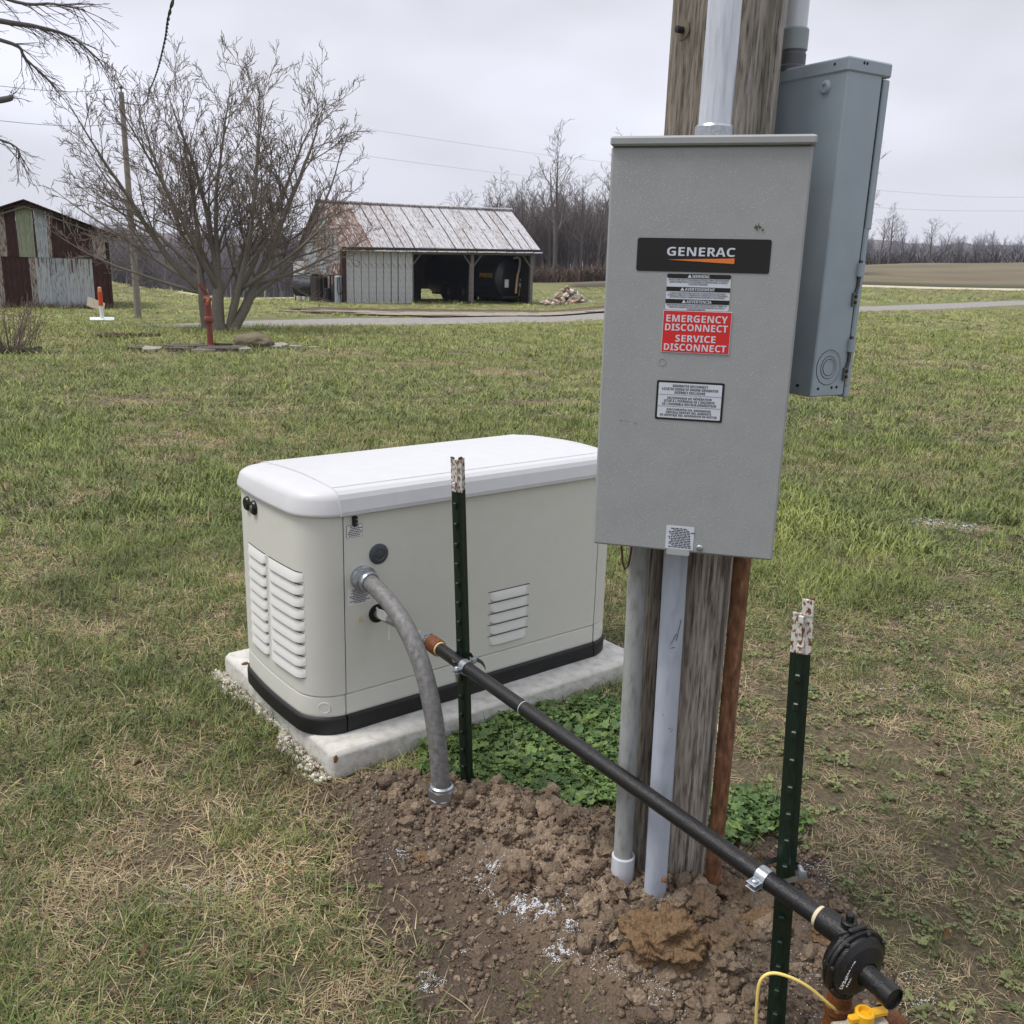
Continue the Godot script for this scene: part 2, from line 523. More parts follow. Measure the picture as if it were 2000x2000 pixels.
	M.gas_black = tmat(ntex(27, 0.06, [[0.0, Color8(8, 8, 9)], [1.0, Color8(24, 24, 27)]], 5), Vector3(8, 8, 8), 0.32, 0.0, htex(28, 0.12, 3), 0.12)
	M.post_green = tmat(ntex(29, 0.04, [[0.0, Color8(15, 30, 22)], [1.0, Color8(24, 44, 34)]], 4), Vector3(6, 2, 6), 0.35)
	M.post_tip = tmat(ntex(30, 0.035, [[0.0, Color8(58, 38, 24)], [0.36, Color8(118, 80, 48)], [0.42, Color8(180, 166, 146)], [0.47, Color8(200, 199, 196)], [1.0, Color8(212, 212, 212)]], 5), Vector3(6, 3.5, 6), 0.6)
	M.hose = tmat(ntex(31, 0.02, [[0.0, Color8(78, 74, 70)], [0.45, Color8(108, 107, 106)], [1.0, Color8(134, 136, 138)]], 6), Vector3(5, 5, 5), 0.55, 0.0, M.fine, 0.05)
	M.yellow = mat(Color8(226, 172, 32), 0.45)
	M.copper = mat(Color8(92, 48, 30), 0.5)

func lay_ground() -> void:
	var b := MB.new()
	var az := []
	var a := -180.0
	while a < 180.0:
		az.append(a)
		a += 0.8 if absf(a) < 40.0 else 5.0
	var ds := [0.0]
	var d := 0.4
	while d < 700.0:
		ds.append(d)
		d *= 1.045
	for i in ds.size():
		for k in az.size():
			var an := deg_to_rad(az[k])
			var x: float = ds[i] * sin(an)
			var z: float = -ds[i] * cos(an)
			var y := ground(x, z)
			if soil(x, z) > -0.02 and ds[i] < 4.0: y -= 0.03
			b.col = ground_tint(x, z, ds[i])
			b.vert(Vector3(x, y, z), Vector3.UP, Vector2(x, z))
	var m := az.size()
	for i in ds.size() - 1:
		for k in m:
			var p := i * m + k
			var q := i * m + (k + 1) % m
			b.ix.append_array(PackedInt32Array([p, p + m, q, q, p + m, q + m]))
	struct("ground", b, M.ground)

func far_hills() -> void:   # the wooded ridge on the horizon
	var b := MB.new()
	var rows := [[], [], [], []]
	for i in 181:
		var an := deg_to_rad(-60.0 + i * 0.667)
		var k := n1.get_noise_1d(i * 0.55) * 3.0 + n2.get_noise_1d(i * 2.0) * 1.5
		for r in 4:
			var d: float = [430.0, 470.0, 520.0, 640.0][r]
			var y: float = [-14.0, 7.0 + k, 13.0 + k, 6.0][r] + (3.0 if an > 0.2 else -3.0)
			rows[r].append(Vector3(d * sin(an), y, -d * cos(an)))
	b.grid(rows)
	struct("hills", b, tmat(ntex(77, 0.03, [[0.0, Color8(84, 80, 82)], [1.0, Color8(122, 116, 118)]], 5), Vector3(0.03, 0.06, 0.03), 0.95))

func ground_tint(x: float, z: float, d: float) -> Color:
	var t := dry(x, z)
	var c := Color(0.2, 0.24, 0.07).lerp(Color(0.4, 0.32, 0.18), t)
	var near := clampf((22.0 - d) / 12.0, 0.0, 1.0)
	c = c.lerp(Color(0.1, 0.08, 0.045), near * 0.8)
	c = c * (1.0 + 0.25 * n2.get_noise_2d(x * 0.4, z * 0.4))
	if d > 60.0 and x > 5.0:   # the ploughed and stubble fields on the rise
		var f := clampf((d - 88.0) / 12.0, 0.0, 1.0)
		c = c.lerp(Color(0.075, 0.075, 0.03), clampf((d - 76.0) / 4.0, 0.0, 1.0))
		c = c.lerp(Color(0.25, 0.205, 0.12) * (1.0 + 0.5 * n1.get_noise_2d(x * 0.05, z * 0.25)), f)
	elif d > 50.0 and x < -8.0:
		c = c.lerp(Color(0.2, 0.19, 0.09), clampf((d - 48.0) / 14.0, 0.0, 0.8))
	return c

func ribbon(near: Array, far: Array, up: float, steps: int, rows: int) -> MB:   # a strip laid on the land between two lines
	var b := MB.new()
	var along := steps * (near.size() - 1)
	for i in along + 1:
		var k := mini(i / steps, near.size() - 2)
		var f := float(i - k * steps) / steps
		var p: Vector2 = near[k].lerp(near[k + 1], f)
		var q: Vector2 = far[k].lerp(far[k + 1], f)
		var w := 0.12 * n2.get_noise_1d(i * 0.9)
		for j in rows + 1:
			var e := p.lerp(q, float(j) / rows + (w if j == 0 or j == rows else 0.0) * 0.3)
			b.vert(on(e.x, e.y, up if j > 0 and j < rows else -0.05), Vector3.UP, e)
	for i in along:
		for j in rows:
			var a := i * (rows + 1) + j
			b.ix.append_array(PackedInt32Array([a, a + 1, a + rows + 1, a + 1, a + rows + 2, a + rows + 1]))
	return b

func v2(list: Array) -> Array:
	var out := []
	for q in list: out.append(Vector2(q[0], q[1]))
	return out

func lay_road() -> void:
	var road := tmat(ntex(40, 0.02, [[0.0, Color8(118, 114, 110)], [0.5, Color8(140, 137, 133)], [1.0, Color8(156, 153, 148)]], 6), Vector3(0.35, 0.35, 0.35), 0.95)
	var near := v2([[-9.3, -22.9], [-8.38, -22.95], [-6.68, -24.1], [-4.47, -26.3], [-0.18, -29.43], [2.78, -30.5], [7.77, -32.9], [13.93, -38.0], [25.9, -48.6], [45.0, -62.0]])
	var far := v2([[-9.31, -23.0], [-8.72, -23.7], [-7.5, -26.6], [-5.2, -30.0], [-0.2, -34.6], [3.3, -35.9], [8.7, -37.6], [15.6, -42.8], [28.9, -54.4], [50.0, -70.0]])
	struct("road", ribbon(near, far, 0.04, 10, 14), road)
	var pale := tmat(ntex(41, 0.03, [[0.0, Color8(176, 164, 140)], [1.0, Color8(208, 200, 182)]], 5), Vector3(0.4, 0.4, 0.4), 0.95)
	struct("path", ribbon(v2([[24.0, -74.0], [38.0, -70.5], [60.0, -64.0]]), v2([[24.2, -75.4], [38.3, -71.9], [60.5, -65.4]]), 0.12, 12, 6), pale)
	struct("path", ribbon(v2([[-24.0, -66.0], [-19.0, -65.0], [-14.5, -61.0]]), v2([[-24.0, -69.5], [-18.8, -67.5], [-14.4, -62.0]]), 0.1, 12, 6), pale)
	# the worn apron of soil and pale gravel between the road and the barn
	var b := MB.new()
	var cell := 0.45
	for i in 46:
		for j in 30:
			var x := -9.5 + i * cell
			var z := -31.0 - j * cell
			var mid := Vector2(x + 1.0, z)
			var e := apron(x, z)
			if e < 0.04 or road_here(x, z - 0.6): continue
			var g := n1.get_noise_2d(x * 1.1 + 40.0, z * 2.6)
			var gravel := smoothstep(-0.05, 0.25, g + (ell(mid.x, mid.y, -1.0, -36.5, 8.5, 2.6, 0.4)) * 0.9)
			b.col = Color(0.15, 0.1, 0.06).lerp(Color(0.52, 0.46, 0.36), gravel)
			var q := [on(x, z, 0.06), on(x + cell, z, 0.06), on(x + cell, z - cell, 0.06), on(x, z - cell, 0.06)]
			b.quad(q[0], q[1], q[2], q[3])
	struct("gravel_drive", b, M.ground)

# ---------------------------------------------------------------- lawn, weeds and soil
func tuft(sd: int, blades: int, radius: float, length: float, width: float, straw: float, flat: float) -> ArrayMesh:
	var r := RandomNumberGenerator.new()
	r.seed = sd
	var b := MB.new()
	for i in blades:
		var an := r.randf() * TAU
		var rr := sqrt(r.randf()) * radius
		var p := Vector3(cos(an) * rr, -0.004, sin(an) * rr)
		var h := r.randf() * TAU
		var dir := Vector3(cos(h), 0, sin(h))
		var side := Vector3(-dir.z, 0, dir.x)
		var ln := length * r.randf_range(0.45, 1.25)
		var el := lerpf(r.randf_range(0.5, 1.35), r.randf_range(0.05, 0.45), 1.0 if r.randf() < flat else 0.0)
		var w := width * r.randf_range(0.6, 1.2)
		var br := 0.32 + 1.5 * pow(r.randf(), 1.4)
		b.col = Color(br, br, br)
		if r.randf() < straw: b.col = Color(br * 2.3, br * 1.6, br * 1.8)
		elif r.randf() < 0.25: b.col = Color(br * 1.4, br * 1.35, br * 1.7)
		var last := []
		var bend := r.randf_range(0.2, 1.3)
		var tw := r.randf_range(-0.5, 0.5)
		for k in 4:
			var f := k / 3.0
			var ww := w * (1.0 - f * f * 0.85) * 0.5
			var s2 := side.rotated(dir, tw * f)
			var row := [p - s2 * ww, p + s2 * ww]
			if k > 0: b.quad(last[0], last[1], row[1], row[0])
			last = row
			var e := el - bend * f
			p += (dir * cos(e) + Vector3.UP * sin(e)) * ln / 3.0
			p.y = maxf(p.y, 0.003)
	return b.mesh()

func weed(sd: int, leaves: int, size: float, spread: float) -> ArrayMesh:   # a low plant of lobed leaves on thin stalks
	var r := RandomNumberGenerator.new()
	r.seed = sd
	var b := MB.new()
	for i in leaves:
		var an := r.randf() * TAU
		var rr := sqrt(r.randf()) * spread
		var hgt := r.randf_range(0.3, 1.0) * size * 1.5
		var c := Vector3(cos(an) * rr, hgt, sin(an) * rr)
		var br := r.randf_range(0.65, 1.35)
		b.col = Color(br, br, br) * (Color(1.25, 1.05, 1.0) if r.randf() < 0.2 else Color(1, 1, 1))
		var tilt := Basis.from_euler(Vector3(r.randf_range(-0.6, 0.6), r.randf() * TAU, r.randf_range(-0.6, 0.6)))
		var sz := size * r.randf_range(0.55, 1.15)
		var lobes := 5
		var rim := []
		for k in lobes * 2:
			var a2 := TAU * k / (lobes * 2) * 0.88 + 0.37
			var rad := sz * (0.62 if k % 2 == 1 else 0.44)
			rim.append(c + tilt * Vector3(sin(a2) * rad, rad * 0.25, cos(a2) * rad))
		for k in rim.size() - 1: b.tri(c, rim[k], rim[k + 1])
		var s := Vector3(cos(an + 1.5), 0, sin(an + 1.5)) * 0.0008
		var root := Vector3(cos(an) * rr * 0.6, -0.003, sin(an) * rr * 0.6)
		b.quad(root - s, root + s, c + s, c - s)
	return b.mesh()

func on_pad(x: float, z: float, e := 0.0) -> bool:
	var p := Vector2(x + 0.49, z + 2.343)
	var u := p.dot(Vector2(0.791, -0.612))
	var w := p.dot(Vector2(-0.612, -0.791))
	return u > -e and u < 1.24 + e and w > -e and w < 0.85 + e

func plant_lawn() -> void:
	var bands := [[0.8, 2.6, 900.0, 1.0], [2.6, 5.0, 620.0, 1.1], [5.0, 9.0, 300.0, 1.35], [9.0, 16.0, 105.0, 1.9], [16.0, 28.0, 34.0, 2.7], [28.0, 48.0, 8.0, 4.0], [48.0, 80.0, 1.8, 6.0]]
	var kinds := []
	for i in 4: kinds.append(tuft(50 + i, 34, 0.06, 0.06, 0.0024, 0.2, 0.35))
	for i in 4: kinds.append(tuft(55 + i, 23, 0.064, 0.055, 0.0039, 0.2, 0.3))
	var lying := []
	for i in 3: lying.append(tuft(60 + i, 30, 0.065, 0.058, 0.0022, 0.15, 0.85))
	var gp := []
	var gt := []
	var fp := []
	var ft := []
	var sp := []
	var stt := []
	for q in bands:
		var wide := 1.05 if q[0] < 9.0 else 0.85
		var count := int(wide * (q[1] * q[1] - q[0] * q[0]) * q[2])
		for i in count:
			var d := sqrt(rng.randf_range(q[0] * q[0], q[1] * q[1]))
			var an := rng.randf_range(-wide, wide)
			var x := d * sin(an)
			var z := -d * cos(an)
			if d < 5.0:
				if on_pad(x, z, 0.01): continue
				var m := soil(x, z)
				if m > -0.06 and rng.randf() > lerpf(0.75, 0.03, smoothstep(-0.06, 0.1, m)): continue
			elif d > 22.0:
				if z < -22.5 and x > -9.5 and (road_here(x, z) or (apron(x, z) > 0.1 and rng.randf() < 0.93)): continue
			if Vector2(x + 5.2, z + 16.6).length() < 1.2 and rng.randf() < 0.5: continue
			var t := dry(x, z)
			if t > 0.97 and rng.randf() < 0.6: continue
			var s: float = q[3] * rng.randf_range(0.75, 1.3)
			var tall := maxf(0.0, ell(x, z, 1.5, -5.0, 0.9, 1.5))
			if d < 6.0 and x > 0.7: s *= lerpf(0.72, 1.2, smoothstep(0.0, 0.35, tall))
			t -= tall * 0.5
			var y := ground(x, z)
			var tilt := Basis(Vector3(rng.randf_range(-1, 1), 0, rng.randf_range(-1, 1)).normalized(), rng.randf_range(0, 0.2)) * Basis(Vector3.UP, rng.randf() * TAU)
			var hs: float = s * (1.0 if d < 9.0 else (0.7 if d < 26.0 else 0.4))
			var tf := Transform3D(tilt * Basis.from_scale(Vector3(s, hs, s)), Vector3(x, y, z))
			var k := (1.0 + 0.45 * n2.get_noise_2d(x * 1.3 + 9.0, z * 1.3)) * lerpf(0.9, 1.02, clampf((d - 1.8) / 3.5, 0.0, 1.0))
			if rng.randf() < t * 0.85:
				sp.append(tf)
				stt.append(Color(0.6, 0.49, 0.28).lerp(Color(0.28, 0.2, 0.105), rng.randf() * 0.9) * k)
			else:
				(gp if d < 5.0 else fp).append(tf)
				(gt if d < 5.0 else ft).append(Color(0.115, 0.165, 0.042).lerp(Color(0.34, 0.375, 0.1), clampf(rng.randf() * 0.75 + (d - 8.0) * 0.02 + tall * 0.5, 0.0, 1.0)) * k)
	scatter("grass", kinds.slice(0, 4), M.leaf, gp, gt, "green winter grass of the lawn", "grass")
	scatter("grass", kinds.slice(4), M.leaf, fp, ft, "green winter grass of the lawn", "grass")
	scatter("dry_grass", lying, M.leaf, sp, stt, "straw coloured dead grass lying in the lawn", "grass")
	# weeds
	var ws := []
	for i in 4: ws.append(weed(80 + i, 11, 0.0185, 0.035))
	var wp := []
	var wt := []
	for i in 2600:
		var x := rng.randf_range(-0.25, 0.95)
		var z := rng.randf_range(-2.95, -2.0)
		var e := maxf(ell(x, z, 0.12, -2.5, 0.42, 0.3, 0.5), ell(x, z, 0.64, -2.2, 0.17, 0.13) - 0.1 * rng.randf())
		if e + 0.4 * n2.get_noise_2d(x * 3, z * 3) < 0.05 or on_pad(x, z, 0.01) or soil(x, z) > 0.05: continue
		wp.append(Transform3D(Basis(Vector3.UP, rng.randf() * TAU) * Basis.from_scale(Vector3.ONE * rng.randf_range(0.7, 1.5)), Vector3(x, 0.0, z)))
		wt.append(Color(0.045, 0.105, 0.024).lerp(Color(0.16, 0.255, 0.06), pow(rng.randf(), 1.3)))
	scatter("clover", ws, M.leaf, wp, wt, "lush green clover in front of the concrete pad", "clover")
	var cp := []
	var ct := []
	for i in 15000:
		var d := sqrt(rng.randf_range(1.5, 44.0))
		var an := rng.randf_range(-0.7, 0.7)
		var x := d * sin(an)
		var z := -d * cos(an)
		if on_pad(x, z, 0.01): continue
		var lush := 0.5 if x > 0.6 + 0.05 * d else -0.05
		if n2.get_noise_2d(x * 1.1 + 60.0, z * 1.1) + lush + rng.randf_range(-0.3, 0.2) < 0.32: continue
		if soil(x, z) > 0.03 and rng.randf() > 0.06: continue
		cp.append(Transform3D(Basis(Vector3.UP, rng.randf() * TAU) * Basis.from_scale(Vector3(1, 0.8, 1) * rng.randf_range(0.35, 0.8)), Vector3(x, 0.0, z)))
		ct.append(Color(0.1, 0.13, 0.04).lerp(Color(0.24, 0.26, 0.1), rng.randf()))
	scatter("ground_ivy", ws, M.leaf, cp, ct, "small round leaved weeds creeping through the lawn", "weeds")
	# fallen leaves
	for i in 9:
		var q: Array = [[-1.05, -2.35], [-0.98, -2.6], [-1.3, -1.9], [-0.75, -1.62], [-0.5, -1.55], [-0.62, -2.32], [1.0, -1.75], [1.35, -2.6], [-0.42, -1.42]][i]
		var b := MB.new()
		var rim := []
		for k in 10:
			var a2 := TAU * k / 10.0
			var rad := 0.011 * (1.0 if k % 2 == 0 else 0.62) * rng.randf_range(0.8, 1.2)
			rim.append(Vector3(cos(a2) * rad * 1.3, 0.01 + 0.012 * sin(a2 * 1.5 + i), sin(a2) * rad))
		for k in 10: b.tri(Vector3(0, 0.006, 0), rim[(k + 1) % 10], rim[k])
		var o := put("fallen_leaf", b, mat(Color8(84 + i * 3, 66 + i * 2, 52), 0.85), null, Transform3D(Basis(Vector3.UP, i * 1.3), Vector3(q[0], 0.02, q[1])))
		tag(o, "small curled brown leaf lying " + ["far left of the white gravel", "left of the corner of the gravel", "in the dry grass at the left edge", "in the straw below the pad corner", "beside the left rim of the dug soil", "just left of the gravel end", "in the weeds right of the gas regulator", "in the grass right of the jagged post", "at the bottom left rim of the trodden soil"][i], "leaf", "fallen leaves on the lawn")

func apron(x: float, z: float) -> float: return ell(x + 1.0, z, 0.6, -39.0, 9.6, 5.4, 0.4) + 0.35 * n1.get_noise_2d(x * 0.7, z * 1.4)

func road_here(x: float, z: float) -> bool:
	var nz := -22.8 - (x + 9.0) * 0.72 if x < 3.0 else -31.0 - (x - 3.0) * 0.62
	return z < nz + 0.3 and z > nz - 6.0 and x > -8.6

func dig_soil() -> void:
	var b := MB.new()
	var cell := 0.011
	var nx := 136
	var nz := 112
	for j in nz + 1:
		for i in nx + 1:
			var x := -0.62 + i * cell
			var z := -2.46 + j * cell
			var m := soil(x, z)
			var y := soil_top(x, z, m)
			var h := mound(x, z)
			var wet := n1.get_noise_2d(x * 3.0 + 5.0, z * 3.0)
			var c := Color(0.13, 0.092, 0.063).lerp(Color(0.31, 0.23, 0.16), clampf(h / 0.07, 0.0, 1.0))
			b.col = c * (1.0 + 0.5 * wet + 0.3 * n3.get_noise_2d(x * 22.0, z * 22.0))
			b.vert(Vector3(x, y, z), Vector3.UP, Vector2(x, z))
	var w := nx + 1
	for j in nz:
		for i in nx:
			var a := j * w + i
			b.ix.append_array(PackedInt32Array([a, a + 1, a + w, a + 1, a + w + 1, a + w]))
	for k in b.v.size():
		var i := k % w
		var j := k / w
		var l := b.v[k - 1 if i > 0 else k]
		var r := b.v[k + 1 if i < nx else k]
		var u := b.v[k - w if j > 0 else k]
		var d := b.v[k + w if j < nz else k]
		b.n[k] = (d - u).cross(r - l).normalized()
	struct("bare_soil", b, M.soil)
	# crumbs of loose soil
	var crumbs := []
	for i in 4:
		var cb := MB.new()
		cb.blob(Vector3.ZERO, Vector3(1, 0.8, 0.9), 0.42, 90 + i, 1, Basis.IDENTITY, i % 2 == 0)
		crumbs.append(cb.mesh())
	var cp := []
	var ct := []
	for i in 34000:
		var x := rng.randf_range(-0.62, 0.95)
		var z := rng.randf_range(-2.46, -1.25)
		var m := soil(x, z)
		if m < -0.03: continue
		var h := mound(x, z)
		var crumbly := clampf(h / 0.035, 0.0, 1.0) * smoothstep(-0.25, 0.1, n3.get_noise_2d(x * 7.0 + 3.0, z * 7.0))
		if rng.randf() > maxf(crumbly, 0.22): continue
		var s := 0.0028 + 0.007 * pow(rng.randf(), 2.6)
		if rng.randf() < 0.05 * crumbly: s = rng.randf_range(0.011, 0.026)
		cp.append(Transform3D(Basis.from_euler(Vector3(rng.randf() * 6, rng.randf() * 6, rng.randf() * 6)) * Basis.from_scale(Vector3.ONE * s), Vector3(x, maxf(soil_top(x, z, m), 0.0) + s * 0.35, z)))
		ct.append(Color(0.21, 0.148, 0.1).lerp(Color(0.43, 0.325, 0.225), rng.randf()) * rng.randf_range(0.75, 1.1))
	scatter("soil_crumbs", crumbs, M.soil, cp, ct, "loose brown crumbs of dug soil round the pole", "soil")
	# the big clods
	var big := [[0.345, -1.63, 0.07, "large orange brown clod with a cut flat face below the grey pipes"], [0.43, -1.72, 0.045, "rounded clod against the foot of the grey wooden pole"], [0.53, -1.83, 0.05, "smooth slab of clay between the pole and the right post"], [0.57, -1.70, 0.045, "split clay lump under the black gas pipe"], [0.47, -1.64, 0.042, "rusty tinted lump behind the biggest clod"], [0.04, -1.87, 0.032, "flat faced lump in the middle of the soil heap"], [-0.19, -1.97, 0.024, "lone lump on the dark trodden soil before the heap"], [-0.3, -2.2, 0.028, "lump at the left end of the soil heap"], [0.66, -2.0, 0.03, "lump in the clover behind the right post"], [0.72, -1.72, 0.04, "flat crumbling lump beyond the foot of the right post"]]
	for i in big.size():
		var q: Array = big[i]
		var cb := MB.new()
		cb.col = [Color(0.27, 0.165, 0.085), Color(0.25, 0.17, 0.105), Color(0.2, 0.135, 0.085)][i % 3 if i > 0 else 0]
		cb.blob(Vector3(0, q[2] * 0.25, 0), Vector3(1.15, 0.72, 0.95) * q[2], 0.27, 130 + i * 3, 4)
		var o := put("soil_clod", cb, M.soil, null, Transform3D(Basis(Vector3.UP, i * 1.1), Vector3(q[0], mound(q[0], q[1]), q[1])))
		tag(o, q[3], "clod", "large clods of dug soil")
	# frozen white grains lying in the hollows
	var gr := MB.new()
	gr.blob(Vector3.ZERO, Vector3(1, 0.7, 1), 0.3, 150, 0)
	var sp := []
	var st := []
	var drifts := [[-0.04, -1.91, 0.03, 240], [-0.01, -1.85, 0.022, 200], [0.01, -1.8, 0.022, 200], [0.07, -1.79, 0.035, 420], [0.11, -1.765, 0.035, 420], [0.16, -1.775, 0.03, 240], [0.15, -1.72, 0.018, 170], [0.13, -1.66, 0.02, 170], [-0.05, -1.67, 0.018, 90], [-0.14, -1.58, 0.02, 130], [0.23, -1.66, 0.05, 260], [0.27, -1.62, 0.04, 220], [0.3, -1.58, 0.025, 200], [0.33, -1.51, 0.03, 120], [0.41, -1.75, 0.05, 90], [-0.36, -2.19, 0.05, 110], [-0.23, -1.99, 0.04, 110], [-0.74, -1.82, 0.05, 130], [-0.65, -1.86, 0.05, 130], [2.52, -5.34, 0.11, 420], [2.7, -5.3, 0.09, 220], [-0.62, -1.43, 0.06, 110], [0.76, -1.98, 0.06, 160], [0.62, -1.6, 0.09, 200], [0.0, -2.02, 0.14, 260], [0.2, -1.8, 0.14, 260], [-0.2, -2.1, 0.1, 140], [0.85, -1.6, 0.06, 130], [1.9, -3.9, 0.12, 150], [1.4, -3.0, 0.1, 100]]
	for q in drifts:
		for i in int(q[3] * (4.5 if q[2] < 0.04 else 2.4)):
			var a := rng.randf() * TAU
			var rr: float = 1.25 * q[2] * sqrt(-0.7 * log(rng.randf_range(0.05, 1.0)))
			var x: float = q[0] + cos(a) * rr
			var z: float = q[1] + sin(a) * rr * 0.8
			if n3.get_noise_2d(x * 26.0, z * 26.0) < rng.randf_range(-0.25, 0.2): continue
			var m := soil(x, z)
			var y := maxf(soil_top(x, z, m), 0.0) + 0.0012 + (0.006 if m < 0.0 else 0.0)
			sp.append(Transform3D(Basis(Vector3.UP, rng.randf() * 6) * Basis.from_scale(Vector3.ONE * rng.randf_range(0.0007, 0.0015) * (1.0 if z > -3.0 else 2.0)), Vector3(x, y, z)))
			st.append(Color(0.66, 0.68, 0.71))
	scatter("snow", [gr.mesh()], M.plain, sp, st, "white grains of snow lying in the hollows of the soil", "snow")

# ---------------------------------------------------------------- the generator
const NTH := ["first", "second", "third", "fourth", "fifth", "sixth", "seventh", "eighth", "ninth", "tenth", "eleventh", "twelfth"]
const GEN_AT := Vector3(-0.49, 0.0, -2.343)

func gen_xf() -> Transform3D: return Transform3D(Basis(Vector3(0.791, 0, -0.612), Vector3.UP, Vector3(0.612, 0, 0.791)), GEN_AT)

func outline(e: float) -> Array:   # plan of the enclosure as Vector2(x, depth), clockwise from above, starting on the front at the left seam
	var o := []
	var r := 0.1 + e
	var x0 := -e
	var x1 := 1.18 + e
	var d0 := 0.1 - e
	var d1 := 0.66 + e
	o.append(Vector2(0.095, d0))
	for k in 13:
		var a := PI * 1.5 - PI * 0.5 * k / 12.0
		o.append(Vector2(x0 + r + cos(a) * r, d0 + r + sin(a) * r))
	for k in range(1, 8): o.append(Vector2(x0, lerpf(d0 + r, d1 - r, k / 8.0)))
	for k in 13:
		var a := PI - PI * 0.5 * k / 12.0
		o.append(Vector2(x0 + r + cos(a) * r, d1 - r + sin(a) * r))
	o.append(Vector2(0.095, d1)); o.append(Vector2(0.59, d1)); o.append(Vector2(1.085, d1))
	for k in 13:
		var a := PI * 0.5 - PI * 0.5 * k / 12.0
		o.append(Vector2(x1 - r + cos(a) * r, d1 - r + sin(a) * r))
	for k in range(1, 8): o.append(Vector2(x1, lerpf(d1 - r, d0 + r, k / 8.0)))
	for k in 13:
		var a := -PI * 0.5 * k / 12.0
		o.append(Vector2(x1 - r + cos(a) * r, d0 + r + sin(a) * r))
	o.append(Vector2(1.085, d0)); o.append(Vector2(0.59, d0))
	for k in o.size():
		var f: float = (o[k].y - 0.38) / 0.28
		var bulge := 0.02 * maxf(0.0, 1.0 - f * f)
		if o[k].x < 0.09: o[k].x -= bulge
		elif o[k].x > 1.09: o[k].x += bulge
	return o

func ring(e: float, y: float, from := 0, to := -1) -> Array:
	var o := outline(e)
	var out := []
	for k in range(from, o.size() if to < 0 else to): out.append(Vector3(o[k].x, y, -o[k].y))
	return out

func end_x(d: float) -> float:
	var f := (d - 0.38) / 0.28
	var x := -0.02 * maxf(0.0, 1.0 - f * f)
	if d < 0.2: x += 0.1 - sqrt(maxf(0.01 - (0.2 - d) * (0.2 - d), 0.0))
	elif d > 0.56: x += 0.1 - sqrt(maxf(0.01 - (d - 0.56) * (d - 0.56), 0.0))
	return x

func slat(on_end: bool, a0: float, a1: float, y1: float, h: float, out_by: float) -> MB:   # a pressed louver: flush above, lipped below
	var b := MB.new()
	var rows := [[], [], [], [], [], []]
	var steps := 14
	for k in steps + 1:
		var f := float(k) / steps
		var t := lerpf(a0, a1, f)
		var e := smoothstep(0.0, 0.1, f) * smoothstep(0.0, 0.1, 1.0 - f)
		var prof := [Vector2(-0.003, 0), Vector2(0.001, -0.004), Vector2(0.55 * out_by * e, -h * 0.6), Vector2(out_by * e, -h * lerpf(0.85, 1.0, e)), Vector2(out_by * e - 0.002 * e, -h * lerpf(0.85, 1.0, e) - 0.003), Vector2(-0.003, -h * 0.96)]
		for r in 6:
			var q: Vector2 = prof[r]
			if on_end: rows[r].append(Vector3(end_x(t) - q.x, y1 + q.y, -t))
			else: rows[r].append(Vector3(t, y1 + q.y, -0.1 + q.x))
	b.grid(rows, false, not on_end)
	return b

